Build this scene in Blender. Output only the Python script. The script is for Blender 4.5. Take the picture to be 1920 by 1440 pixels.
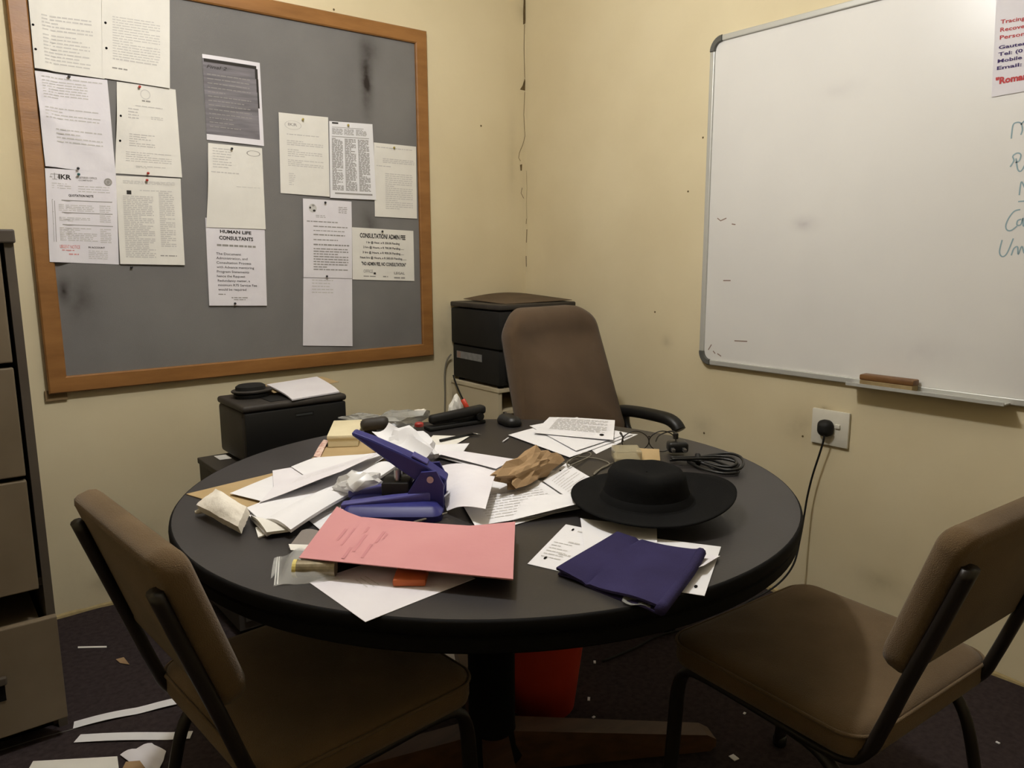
import bpy, bmesh, math, random
from mathutils import Vector, Matrix, noise

for o in list(bpy.data.objects):
    bpy.data.objects.remove(o)
C = bpy.context.scene.collection
SC = bpy.context.scene

# ------------------------------------------------------------------ camera, world, light, exposure
cam_d = bpy.data.cameras.new('camera')
cam = bpy.data.objects.new('camera', cam_d)
C.objects.link(cam)
cam_d.sensor_width = 36.0
cam_d.lens = 1435.486 / 1920 * 36.0
cam_d.clip_start = 0.02
_yaw, _pitch, _roll = 0.6722, -0.1701, -0.0049
_f = Vector((math.sin(_yaw) * math.cos(_pitch), math.cos(_yaw) * math.cos(_pitch), math.sin(_pitch)))
_r = Vector((math.cos(_yaw), -math.sin(_yaw), 0))
_u = _r.cross(_f)
_r2 = math.cos(_roll) * _r + math.sin(_roll) * _u
_u2 = -math.sin(_roll) * _r + math.cos(_roll) * _u
cam.matrix_world = Matrix(((_r2.x, _u2.x, -_f.x, -2.446), (_r2.y, _u2.y, -_f.y, -2.9586), (_r2.z, _u2.z, -_f.z, 1.2567), (0, 0, 0, 1)))
SC.camera = cam

world = bpy.data.worlds.new('night')
SC.world = world
world.use_nodes = True
world.node_tree.nodes['Background'].inputs[0].default_value = (0.01, 0.01, 0.012, 1)
world.node_tree.nodes['Background'].inputs[1].default_value = 0.2

LAMP_POS = (-1.65, -1.52, 2.41)
LAMP_STRENGTH = 560.0
SC.view_settings.view_transform = 'Standard'
SC.view_settings.look = 'None'
SC.view_settings.gamma = 1.0
SC.view_settings.use_curve_mapping = False
SC.view_settings.exposure = 0.0

# ------------------------------------------------------------------ materials
def lin(c):
    r = []
    for v in c[:3]:
        v = v / 255.0
        r.append(v / 12.92 if v <= 0.04045 else ((v + 0.055) / 1.055) ** 2.4)
    return (r[0], r[1], r[2], 1)

MATS = {}
def mat(name, col, rough=0.6, col2=None, scale=8.0, detail=4.0, bump=0.0, bscale=120.0, metal=0.0, spec=0.4, emit=None, alpha=1.0, stretch=None, lo=0.35, hi=0.7, trans=0.0, sheen=0.0):
    if name in MATS:
        return MATS[name]
    m = bpy.data.materials.new(name)
    m.use_nodes = True
    nt = m.node_tree
    b = nt.nodes['Principled BSDF']
    b.inputs['Base Color'].default_value = lin(col)
    b.inputs['Roughness'].default_value = rough
    b.inputs['Metallic'].default_value = metal
    b.inputs['Specular IOR Level'].default_value = spec
    b.inputs['Alpha'].default_value = alpha
    b.inputs['Transmission Weight'].default_value = trans
    if sheen:
        b.inputs['Sheen Weight'].default_value = sheen
    if col2 or bump:
        tc = nt.nodes.new('ShaderNodeTexCoord')
        mp = nt.nodes.new('ShaderNodeMapping')
        nt.links.new(tc.outputs['Object'], mp.inputs[0])
        if stretch:
            mp.inputs['Scale'].default_value = stretch
    if col2:
        n = nt.nodes.new('ShaderNodeTexNoise')
        n.inputs['Scale'].default_value = scale
        n.inputs['Detail'].default_value = detail
        nt.links.new(mp.outputs[0], n.inputs['Vector'])
        r = nt.nodes.new('ShaderNodeValToRGB')
        r.color_ramp.elements[0].position = lo
        r.color_ramp.elements[0].color = lin(col)
        r.color_ramp.elements[1].position = hi
        r.color_ramp.elements[1].color = lin(col2)
        nt.links.new(n.outputs['Fac'], r.inputs[0])
        nt.links.new(r.outputs[0], b.inputs['Base Color'])
    if bump:
        n2 = nt.nodes.new('ShaderNodeTexNoise')
        n2.inputs['Scale'].default_value = bscale
        n2.inputs['Detail'].default_value = 3
        nt.links.new(mp.outputs[0], n2.inputs['Vector'])
        bp = nt.nodes.new('ShaderNodeBump')
        bp.inputs['Strength'].default_value = bump
        bp.inputs['Distance'].default_value = 0.004
        nt.links.new(n2.outputs['Fac'], bp.inputs['Height'])
        nt.links.new(bp.outputs[0], b.inputs['Normal'])
    if emit:
        b.inputs['Emission Color'].default_value = (emit[0], emit[1], emit[2], 1)
        b.inputs['Emission Strength'].default_value = emit[3]
    MATS[name] = m
    return m

def add_stains(m, spots, col):
    """grimy smears with a shape of their own: spots = [(x,y,z, sx,sy,sz, strength)] in object space"""
    nt = m.node_tree
    b = nt.nodes['Principled BSDF']
    lk = [l for l in nt.links if l.to_socket == b.inputs['Base Color']]
    src = lk[0].from_socket if lk else None
    tc = nt.nodes.new('ShaderNodeTexCoord')
    for (x, y, z, sx, sy, sz, st) in spots:
        mp = nt.nodes.new('ShaderNodeMapping')
        mp.vector_type = 'POINT'
        mp.inputs['Scale'].default_value = (1 / sx, 1 / sy, 1 / sz)
        mp.inputs['Location'].default_value = (-x / sx, -y / sy, -z / sz)
        nt.links.new(tc.outputs['Object'], mp.inputs[0])
        g = nt.nodes.new('ShaderNodeTexGradient')
        g.gradient_type = 'QUADRATIC_SPHERE'
        nt.links.new(mp.outputs[0], g.inputs[0])
        nz = nt.nodes.new('ShaderNodeTexNoise')
        nz.inputs['Scale'].default_value = 22
        nz.inputs['Detail'].default_value = 6
        nt.links.new(tc.outputs['Object'], nz.inputs['Vector'])
        mu = nt.nodes.new('ShaderNodeMath')
        mu.operation = 'MULTIPLY'
        nt.links.new(g.outputs['Fac'], mu.inputs[0])
        nt.links.new(nz.outputs['Fac'], mu.inputs[1])
        m2 = nt.nodes.new('ShaderNodeMath')
        m2.operation = 'MULTIPLY'
        m2.use_clamp = True
        m2.inputs[1].default_value = st * 2
        nt.links.new(mu.outputs[0], m2.inputs[0])
        mx = nt.nodes.new('ShaderNodeMix')
        mx.data_type = 'RGBA'
        nt.links.new(m2.outputs[0], mx.inputs[0])
        if src:
            nt.links.new(src, mx.inputs[6])
        else:
            mx.inputs[6].default_value = b.inputs['Base Color'].default_value
        mx.inputs[7].default_value = lin(col)
        src = mx.outputs[2]
    nt.links.new(src, b.inputs['Base Color'])

M_WALL = mat('cream_wall_paint', (219, 206, 172), 0.75, (210, 196, 161), 2.2, 8, 0.12, 40, spec=0.15)
M_WALL2 = mat('cream_wall_paint_side', (219, 206, 172), 0.75, (210, 196, 161), 2.2, 8, 0.12, 40, spec=0.15)
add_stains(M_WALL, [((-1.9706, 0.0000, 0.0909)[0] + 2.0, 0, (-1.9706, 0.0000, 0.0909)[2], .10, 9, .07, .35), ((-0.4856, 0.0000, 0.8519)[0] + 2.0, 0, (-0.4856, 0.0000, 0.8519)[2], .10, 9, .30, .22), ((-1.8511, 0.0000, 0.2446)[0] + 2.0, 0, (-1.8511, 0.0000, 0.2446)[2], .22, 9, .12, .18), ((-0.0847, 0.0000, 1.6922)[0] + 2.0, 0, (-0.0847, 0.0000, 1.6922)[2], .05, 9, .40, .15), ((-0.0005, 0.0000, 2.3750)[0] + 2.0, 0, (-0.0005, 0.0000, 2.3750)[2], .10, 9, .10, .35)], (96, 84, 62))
add_stains(M_WALL2, [(0, (0.0000, -1.5225, 0.6436)[1] + 2.26, (0.0000, -1.5225, 0.6436)[2], 9, .16, .12, .22), (0, (0.0000, -1.1094, 0.5707)[1] + 2.26, (0.0000, -1.1094, 0.5707)[2], 9, .10, .08, .25), (0, (0.0000, -0.9068, 0.8940)[1] + 2.26, (0.0000, -0.9068, 0.8940)[2], 9, .05, .05, .25), (0, (0.0000, -1.8438, 0.1738)[1] + 2.26, (0.0000, -1.8438, 0.1738)[2], 9, .15, .08, .3), (0, (0.0000, -1.6076, 0.7244)[1] + 2.26, (0.0000, -1.6076, 0.7244)[2], 9, .06, .02, .5)], (104, 90, 66))
M_CEIL = mat('ceiling_paint', (222, 216, 200), 0.9, spec=0.1)
M_FLOOR = mat('carpet', (66, 57, 57), 0.97, (50, 43, 44), 60, 8, 0.8, 420, spec=0.05)
M_FELT = mat('grey_felt', (130, 128, 125), 0.95, (119, 117, 115), 3, 6, 0.5, 700, spec=0.08)
M_WOOD = mat('varnished_wood', (152, 106, 58), 0.4, (132, 90, 46), 5, 6, 0.1, 60, stretch=(1.2, 6, 6), spec=0.4)
M_WB = mat('whiteboard_enamel', (226, 224, 219), 0.3, (218, 216, 212), 1.8, 5, spec=0.35)
M_ALU = mat('aluminium', (196, 196, 190), 0.42, metal=0.35)
M_CAPGREY = mat('grey_plastic_cap', (92, 92, 88), 0.5)
M_PAPER = mat('white_paper', (230, 229, 231), 0.8, (224, 223, 225), 9, 4, 0.25, 30, spec=0.15)
M_PAPERC = mat('cream_paper', (227, 224, 216), 0.8, (220, 217, 209), 9, 4, 0.25, 30, spec=0.15)
M_PAPERL = mat('lilac_white_paper', (226, 223, 227), 0.8, (220, 216, 221), 9, 4, 0.25, 30, spec=0.15)
M_INK = mat('black_ink', (58, 55, 52), 0.8, spec=0.1)
M_INKG = mat('grey_ink', (150, 147, 142), 0.8, spec=0.1)
M_INKL = mat('light_grey_ink', (196, 193, 189), 0.8, spec=0.1)
M_INKR = mat('red_ink', (190, 82, 84), 0.8, spec=0.1)
M_INKRL = mat('pale_red_ink', (220, 150, 148), 0.8, spec=0.1)
M_INKB = mat('violet_ink', (78, 66, 110), 0.8, spec=0.1)
M_MARK = mat('teal_marker', (146, 170, 178), 0.6, spec=0.2)
M_TABLE = mat('table_laminate', (46, 43, 43), 0.42, (39, 36, 36), 5, 6, 0.04, 200, spec=0.45)
M_TEDGE = mat('table_edge', (13, 12, 12), 0.7, spec=0.12)
M_BLACK = mat('black_plastic', (22, 22, 22), 0.42, spec=0.4)
M_BLACKM = mat('matt_black_plastic', (30, 29, 27), 0.65, (24, 23, 22), 12, 3, spec=0.3)
M_DGREY = mat('dark_grey_plastic', (62, 57, 52), 0.55, (52, 48, 44), 14, 3, spec=0.3)
M_FAB = mat('brown_fabric', (109, 90, 66), 0.95, (92, 75, 53), 7, 5, 0.5, 520, spec=0.08, sheen=0.15)
M_FAB2 = mat('taupe_fabric', (98, 80, 62), 0.95, (84, 68, 52), 6, 5, 0.4, 520, spec=0.08, sheen=0.15)
M_TUBE = mat('brown_black_tube', (28, 23, 20), 0.45, spec=0.45)
M_FOOT = mat('stained_wood_foot', (86, 60, 40), 0.5, (66, 46, 30), 8, 4, stretch=(1, 5, 5))
M_CAB = mat('filing_cabinet_paint', (118, 105, 86), 0.55, (102, 90, 72), 4, 6, 0.05, 50)
M_CABD = mat('filing_cabinet_frame', (82, 74, 64), 0.55, (70, 62, 54), 5, 5)
M_DARK = mat('dark_recess', (16, 14, 13), 0.8, spec=0.1)
M_CREAMB = mat('cream_melamine', (196, 184, 156), 0.6, (184, 171, 143), 4, 4)
M_PINK = mat('pink_card', (208, 149, 150), 0.75, (203, 142, 144), 6, 4, 0.1, 60, spec=0.15)
M_NAVY = mat('navy_cloth', (56, 51, 88), 0.9, (48, 43, 76), 9, 4, 0.4, 500, spec=0.1)
M_BLUE = mat('blue_enamel', (36, 38, 112), 0.5, (32, 33, 104), 8, 3, spec=0.5)
M_BLUEL = mat('light_blue_enamel', (76, 74, 140), 0.45, (62, 60, 124), 20, 4, spec=0.5)  # lighter blue for the punch's base ridges and lever inset
M_STEEL = mat('steel', (150, 148, 145), 0.3, metal=0.9)
M_KRAFT = mat('kraft_paper', (166, 138, 104), 0.85, (148, 121, 89), 14, 5, 0.3, 60, spec=0.1)
M_TAN = mat('tan_envelope', (182, 158, 118), 0.85, (172, 148, 108), 9, 4, 0.1, 50, spec=0.12)
M_BUFF = mat('buff_card', (226, 214, 180), 0.75, (216, 204, 170), 9, 4, spec=0.15)
M_TISSUE = mat('soft_tissue', (230, 224, 212), 0.9, (220, 213, 200), 14, 4, 0.4, 80, spec=0.08)
M_FELTHAT = mat('black_felt', (17, 17, 17), 0.9, (12, 12, 12), 20, 4, 0.3, 600, spec=0.12)
M_ORANGE = mat('orange_rubber', (190, 98, 50), 0.6, (178, 88, 44), 20, 4)
M_RED = mat('red_plastic', (188, 60, 36), 0.45, (172, 52, 30), 6, 3)
M_REDD = mat('dark_red_plastic', (150, 44, 38), 0.5)
M_POLY = mat('clear_polythene', (226, 226, 222), 0.14, alpha=0.28, spec=0.6)
M_POLYG = mat('grey_polythene', (170, 170, 165), 0.2, alpha=0.55, spec=0.7)
M_WHITEP = mat('white_plastic', (216, 212, 198), 0.45, (208, 203, 188), 9, 3)
M_YEL = mat('yellow_card', (222, 204, 120), 0.6)
M_LABEL = mat('silver_label', (134, 134, 134), 0.5, (112, 112, 112), 60, 4)
M_GREYC = mat('grey_cable', (120, 114, 100), 0.6)
M_SCAN = mat('photocopy_grey', (134, 130, 134), 0.8, (100, 97, 100), 10, 6, stretch=(0.6, 1, 7), spec=0.12)
M_CRACK = mat('dark_plaster_gap', (112, 96, 68), 0.95, (88, 74, 52), 60, 4, spec=0.05)
M_SKIM = mat('bare_plaster', (176, 158, 116), 0.95, (158, 140, 100), 40, 5, spec=0.05)
M_GLOW = mat('bulb_glass', (255, 255, 250), 0.4, emit=(1.0, 0.985, 0.975, LAMP_STRENGTH))
M_HALFC = mat('half_clear_plastic', (196, 186, 156), 0.2, alpha=0.5, spec=0.6)
M_LENS = mat('spectacle_lens', (210, 205, 190), 0.05, alpha=0.16, spec=0.7)

# ------------------------------------------------------------------ geometry helpers: every helper returns (verts, faces)
def V3(p):
    return Vector(p)

def join(*gs):
    V, F = [], []
    for v, f in gs:
        n = len(V)
        V += [Vector(p) for p in v]
        F += [tuple(i + n for i in q) for q in f]
    return V, F

def xf(g, M):
    return [M @ Vector(p) for p in g[0]], g[1]

def mv(g, x=0, y=0, z=0):
    return [Vector(p) + Vector((x, y, z)) for p in g[0]], g[1]

def rz(g, a, o=(0, 0, 0)):
    return xf(g, Matrix.Translation(o) @ Matrix.Rotation(a, 4, 'Z') @ Matrix.Translation(-Vector(o)))

def warp(g, fn):
    return [Vector(fn(p)) for p in g[0]], g[1]

def box(x0, x1, y0, y1, z0, z1, bev=0.0, seg=2):
    bm = bmesh.new()
    bmesh.ops.create_cube(bm, size=1)
    for v in bm.verts:
        v.co = Vector(((x0 + x1) / 2 + v.co.x * (x1 - x0), (y0 + y1) / 2 + v.co.y * (y1 - y0), (z0 + z1) / 2 + v.co.z * (z1 - z0)))
    if bev:
        bmesh.ops.bevel(bm, geom=list(bm.edges), offset=bev, segments=seg, affect='EDGES', profile=0.5)
    bm.verts.ensure_lookup_table()
    g = [v.co.copy() for v in bm.verts], [tuple(v.index for v in f.verts) for f in bm.faces]
    bm.free()
    return g

def rr(w, d, r, n=6):
    r = max(min(r, w / 2 - 1e-4, d / 2 - 1e-4), 1e-4)
    out = []
    for cx, cy, a0 in ((w / 2 - r, d / 2 - r, 0), (-w / 2 + r, d / 2 - r, 90), (-w / 2 + r, -d / 2 + r, 180), (w / 2 - r, -d / 2 + r, 270)):
        for k in range(n + 1):
            a = math.radians(a0 + 90 * k / n)
            out.append((cx + r * math.cos(a), cy + r * math.sin(a)))
    return out

def pillow(w, d, r, prof, n=6, rings=5, crown=0.0):
    """rounded-rectangle slab; prof = [(inset, z)...] bottom to top; crown raises the middle of the top"""
    V, F = [], []
    loops = []
    def ring(pts, z):
        i0 = len(V)
        V.extend(Vector((x, y, z)) for x, y in pts)
        loops.append(list(range(i0, i0 + len(pts))))
    for ins, z in prof:
        ring(rr(w - 2 * ins, d - 2 * ins, r - ins, n), z)
    last = rr(w - 2 * prof[-1][0], d - 2 * prof[-1][0], r - prof[-1][0], n)
    for k in range(1, rings):
        s = 1 - k / rings
        ring([(x * s, y * s) for x, y in last], prof[-1][1] + crown * (1 - s * s))
    m = len(loops[0])
    for a, b in zip(loops, loops[1:]):
        for i in range(m):
            F.append((a[i], a[(i + 1) % m], b[(i + 1) % m], b[i]))
    c = len(V)
    V.append(Vector((0, 0, prof[-1][1] + crown)))
    for i in range(m):
        F.append((loops[-1][i], loops[-1][(i + 1) % m], c))
    F.append(tuple(reversed(loops[0])))
    return V, F

def prism(pts, z0, z1):
    n = len(pts)
    V = [Vector((x, y, z0)) for x, y in pts] + [Vector((x, y, z1)) for x, y in pts]
    F = [tuple(reversed(range(n))), tuple(range(n, 2 * n))]
    F += [(i, (i + 1) % n, n + (i + 1) % n, n + i) for i in range(n)]
    return V, F

def lathe(prof, n=32, cap=True, sx=1, sy=1):
    V, F = [], []
    for r, z in prof:
        for k in range(n):
            a = 2 * math.pi * k / n
            V.append(Vector((r * math.cos(a) * sx, r * math.sin(a) * sy, z)))
    for j in range(len(prof) - 1):
        for k in range(n):
            F.append((j * n + k, j * n + (k + 1) % n, (j + 1) * n + (k + 1) % n, (j + 1) * n + k))
    if cap:
        F.append(tuple(reversed(range(n))))
        F.append(tuple(range((len(prof) - 1) * n, len(prof) * n)))
    return V, F

def smooth_path(P, sub=6, closed=False):
    P = [Vector(p) for p in P]
    out = []
    n = len(P)
    rng = range(n) if closed else range(n - 1)
    for i in rng:
        if closed:
            a, b, c, d = P[(i - 1) % n], P[i], P[(i + 1) % n], P[(i + 2) % n]
        else:
            a, b, c, d = P[max(i - 1, 0)], P[i], P[i + 1], P[min(i + 2, n - 1)]
        for k in range(sub):
            t = k / sub
            out.append(0.5 * ((2 * b) + (c - a) * t + (2 * a - 5 * b + 4 * c - d) * t * t + (3 * b - a - 3 * c + d) * t ** 3))
    if not closed:
        out.append(P[-1])
    return out

def tube(P, r, n=8, closed=False, ry=None, side=None):
    """tube along P; side = fixed direction of the wide axis when ry is given"""
    P = [Vector(p) for p in P]
    V, F = [], []
    m = len(P)
    prev = None
    for i, p in enumerate(P):
        if closed:
            t = (P[(i + 1) % m] - P[i - 1])
        else:
            t = P[min(i + 1, m - 1)] - P[max(i - 1, 0)]
        t = t.normalized() if t.length > 1e-9 else Vector((0, 0, 1))
        if side is not None:
            a = Vector(side) - t * t.dot(Vector(side))
        elif prev is None:
            a = t.orthogonal()
        else:
            a = prev - t * t.dot(prev)
        a.normalize()
        prev = a
        b = t.cross(a)
        rad = r[i] if isinstance(r, (list, tuple)) else r
        rb = ry if ry is not None else rad
        for k in range(n):
            q = 2 * math.pi * k / n
            V.append(p + a * (rad * math.cos(q)) + b * (rb * math.sin(q)))
    for j in range(m if closed else m - 1):
        for k in range(n):
            j2 = (j + 1) % m
            F.append((j * n + k, j * n + (k + 1) % n, j2 * n + (k + 1) % n, j2 * n + k))
    if not closed:
        F.append(tuple(reversed(range(n))))
        F.append(tuple(range((m - 1) * n, m * n)))
    return V, F

def crumple(cx, cy, z0, lx, ly, lz, ang, seed, sub=3, planes=16, rough=0.18):
    """a crushed paper lump resting on z0, faceted"""
    rnd = random.Random(seed)
    bm = bmesh.new()
    bmesh.ops.create_icosphere(bm, subdivisions=sub, radius=1)
    N = []
    for _ in range(planes):
        v = Vector((rnd.gauss(0, 1), rnd.gauss(0, 1), rnd.gauss(0, 1))).normalized()
        N.append((v, rnd.uniform(0.62, 1.0)))
    ca, sa = math.cos(ang), math.sin(ang)
    for v in bm.verts:
        d = v.co.normalized()
        r = min([dd / max(d.dot(nv), 0.12) for nv, dd in N] + [1.25])
        r *= 1 + rough * noise.noise(d * 2.6 + Vector((seed, 0, 0)))
        p = Vector((d.x * r * lx / 2, d.y * r * ly / 2, max((d.z * r + 0.75) * lz / 1.75, 0)))
        v.co = Vector((cx + ca * p.x - sa * p.y, cy + sa * p.x + ca * p.y, z0 + p.z))
    g = [v.co.copy() for v in bm.verts], [tuple(v.index for v in f.verts) for f in bm.faces]
    bm.free()
    return g

# ------------------------------------------------------------------ object helpers
def tag(o, label=None, cat=None, group=None, kind=None):
    if label: o['label'] = label
    if cat: o['category'] = cat
    if group: o['group'] = group
    if kind: o['kind'] = kind
    return o

def thing(name, label, cat, loc=(0, 0, 0), rot=0.0, group=None):
    o = bpy.data.objects.new(name, None)
    C.objects.link(o)
    o.empty_display_size = 0.05
    o.location = loc
    o.rotation_euler = (0, 0, rot)
    return tag(o, label, cat, group)

def root_loc(o):
    while o.parent:
        o = o.parent
    return Vector(o.location)

def obj(name, g, m, parent=None, smooth=False, local=False, autos=None):
    """one mesh object; verts are world coordinates unless local (then relative to the thing's base)"""
    V, F = g
    V = [Vector(p) for p in V]
    if parent is not None:
        off = Vector((0, 0, 0)) if local else root_loc(parent)
    else:
        n = len(V)
        off = Vector((sum(p.x for p in V) / n, sum(p.y for p in V) / n, min(p.z for p in V)))
    me = bpy.data.meshes.new(name)
    me.from_pydata([tuple(p - off) for p in V], [], F)
    me.validate()
    me.update()
    bm = bmesh.new()
    bm.from_mesh(me)
    bmesh.ops.recalc_face_normals(bm, faces=bm.faces)
    bm.to_mesh(me)
    bm.free()
    me.materials.append(m)
    if smooth or autos:
        for p in me.polygons:
            p.use_smooth = True
        if autos:
            me.set_sharp_from_angle(angle=math.radians(autos))
    o = bpy.data.objects.new(name, me)
    C.objects.link(o)
    if parent is not None:
        o.parent = parent
    else:
        o.location = off
    return o

def struct(name, g, m, parent=None, **k):
    o = obj(name, g, m, parent, **k)
    if parent is None:
        o['kind'] = 'structure'
    return o

def copy_tree(o, parent=None):
    c = o.copy()
    C.objects.link(c)
    c.parent = parent
    for ch in list(o.children):
        copy_tree(ch, c)
    return c

# flat print ------------------------------------------------------
_tc = {}
def text_geo(s, bold=0.0, shear=0.0):
    k = (s, bold, shear)
    if k not in _tc:
        cu = bpy.data.curves.new('lettering', 'FONT')
        cu.body = s
        cu.resolution_u = 2
        cu.offset = bold
        cu.shear = shear
        to = bpy.data.objects.new('lettering', cu)
        C.objects.link(to)
        dg = bpy.context.evaluated_depsgraph_get()
        me = bpy.data.meshes.new_from_object(to.evaluated_get(dg))
        V = [v.co.copy() for v in me.vertices]
        F = [tuple(p.vertices) for p in me.polygons]
        bpy.data.objects.remove(to)
        bpy.data.curves.remove(cu)
        bpy.data.meshes.remove(me)
        x0 = min(v.x for v in V); x1 = max(v.x for v in V)
        _tc[k] = ([Vector(((v.x - x0) / (x1 - x0), v.y / 0.70, 0)) for v in V], F)
    return _tc[k]

class Sheet:
    """a sheet of paper spanned by four world corners (seen from its printed side: TL, TR, BR, BL)"""
    def __init__(s, name, label, cs, m, up, disp=None, nu=8, nv=10, th=0.0005, cat='paper', group=None, parent=None, outline=None):
        s.c = [Vector(c) for c in cs]
        n = (s.c[2] - s.c[0]).cross(s.c[3] - s.c[1]).normalized()
        if n.dot(Vector(up)) < 0:
            n = -n
        s.n = n
        s.disp = disp
        s.th = th
        V, F = [], []
        for h in (th, 0.0):
            for j in range(nv + 1):
                for i in range(nu + 1):
                    V.append(s.at(i / nu, j / nv, h - th))
        W = nu + 1
        off = W * (nv + 1)
        for j in range(nv):
            for i in range(nu):
                a = j * W + i
                F.append((a, a + 1, a + W + 1, a + W))
                F.append((off + a, off + a + W, off + a + W + 1, off + a + 1))
        def rim(a, b):
            F.append((a, b, off + b, off + a))
        for i in range(nu):
            rim(i, i + 1)
            rim(nv * W + i, nv * W + i + 1)
        for j in range(nv):
            rim(j * W, (j + 1) * W)
            rim(j * W + nu, (j + 1) * W + nu)
        s.o = obj(name, (V, F), m, parent, autos=35)
        if parent is None:
            tag(s.o, label, cat, group)
    def at(s, u, v, h=0.0):
        a, b, c, d = s.c
        p = a * (1 - u) * (1 - v) + b * u * (1 - v) + c * u * v + d * (1 - u) * v
        return p + s.n * (h + (s.disp(u, v) if s.disp else 0.0))
    def ink(s, name, rects, m, h=0.0006, seg=3):
        V, F = [], []
        for (u0, v0, u1, v1) in rects:
            k = len(V)
            for i in range(seg + 1):
                u = u0 + (u1 - u0) * i / seg
                V.append(s.at(u, v0, h)); V.append(s.at(u, v1, h))
            for i in range(seg):
                F.append((k + 2 * i, k + 2 * i + 1, k + 2 * i + 3, k + 2 * i + 2))
        o = obj(name, (V, F), m, s.o)
        if len(rects) > 1:
            o['kind'] = 'stuff'
        return o
    def words(s, rnd, u0, u1, v0, v1, n, fill=0.55, full=0.9):
        """rows of tiny unreadable words"""
        R = []
        dv = (v1 - v0) / n
        for j in range(n):
            end = u0 + (u1 - u0) * (1.0 if rnd.random() < full else rnd.uniform(0.3, 0.9))
            u = u0
            while u < end - 0.015:
                w = min(rnd.uniform(0.03, 0.11), end - u)
                R.append((u, v0 + dv * j, u + w, v0 + dv * (j + fill)))
                u += w + 0.014
        return R
    def body(s, seed, blocks, m, name='fine_print', h=0.0006):
        rnd = random.Random(seed)
        R = []
        for b in blocks:
            R += s.words(rnd, *b)
        o = s.ink(name, R, m, h, 1)
        o['kind'] = 'stuff'
        return o
    def text(s, t, u0, v0, u1, v1, m, bold=0.0, name='lettering', shear=0.0, h=0.0008):
        """t fitted into u0..u1, cap height v0..v1 (v runs down)"""
        V, F = text_geo(t, bold, shear)
        return obj(name, ([s.at(u0 + (u1 - u0) * p.x, v1 + (v0 - v1) * p.y, h) for p in V], F), m, s.o)
    def texts(s, rows, m, bold=0.0, name='lettering'):
        gs = []
        for (t, u0, v0, u1, v1) in rows:
            V, F = text_geo(t, bold, 0.0)
            gs.append(([s.at(u0 + (u1 - u0) * p.x, v1 + (v0 - v1) * p.y, 0.0008) for p in V], F))
        return obj(name, join(*gs), m, s.o)
    def disc(s, u, v, ru, rv, m, name='ink_mark', r0=0.0, n=16, h=0.0007):
        V, F = [], []
        for k in range(n):
            a = 2 * math.pi * k / n
            V.append(s.at(u + ru * math.cos(a), v + rv * math.sin(a), h))
            V.append(s.at(u + ru * r0 * math.cos(a), v + rv * r0 * math.sin(a), h))
        if r0 > 0:
            for k in range(n):
                F.append((2 * k, 2 * ((k + 1) % n), 2 * ((k + 1) % n) + 1, 2 * k + 1))
        else:
            F.append(tuple(range(0, 2 * n, 2)))
        return obj(name, (V, F), m, s.o)

def ribbon(P, w, n):
    """flat stroke of width w along P on a surface with normal n"""
    P = [Vector(p) for p in P]
    n = Vector(n)
    V, F = [], []
    for i, p in enumerate(P):
        t = (P[min(i + 1, len(P) - 1)] - P[max(i - 1, 0)]).normalized()
        b = n.cross(t).normalized() * (w / 2)
        V += [p + b, p - b]
    F = [(2 * i, 2 * i + 1, 2 * i + 3, 2 * i + 2) for i in range(len(P) - 1)]
    return V, F

# ------------------------------------------------------------------ the room
RX, RY, RH = -4.0, -4.4, 2.80
wl = struct('wall_left', box(RX - 0.12, 0.12, 0, 0.12, 0, RH), M_WALL)
wr = struct('wall_right', box(0, 0.12, RY - 0.12, 0, 0, RH), M_WALL2)
struct('wall_rear', box(RX - 0.12, 0, RY - 0.12, RY, 0, RH), M_WALL)
struct('wall_near', box(RX - 0.12, RX, RY, 0, 0, RH), M_WALL)
fl = struct('floor', box(RX - 0.12, 0.12, RY - 0.12, 0.12, -0.1, 0), M_FLOOR)
struct('ceiling', box(RX - 0.12, 0.12, RY - 0.12, 0.12, RH, RH + 0.1), M_CEIL)
# rough plaster line where wall and carpet meet
def rough_strip(a, b, nrm, seed, h=0.014, t=0.006):
    rnd = random.Random(seed)
    a, b, nrm = Vector(a), Vector(b), Vector(nrm)
    V, F = [], []
    n = 90
    for i in range(n + 1):
        p = a.lerp(b, i / n)
        hh = h * rnd.uniform(0.5, 1.4)
        tt = t * rnd.uniform(0.6, 1.8)
        V += [p + nrm * tt, p + nrm * tt * 0.8 + Vector((0, 0, hh * 0.6)), p + Vector((0, 0, hh))]
    for i in range(n):
        k = 3 * i
        F += [(k, k + 1, k + 4, k + 3), (k + 1, k + 2, k + 5, k + 4)]
    return V, F
struct('plaster_joint_left', rough_strip((RX, 0, 0), (0, 0, 0), (0, -1, 0), 4), M_SKIM)
struct('plaster_joint_right', rough_strip((0, 0, 0), (0, RY, 0), (-1, 0, 0), 5), M_SKIM)

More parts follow.
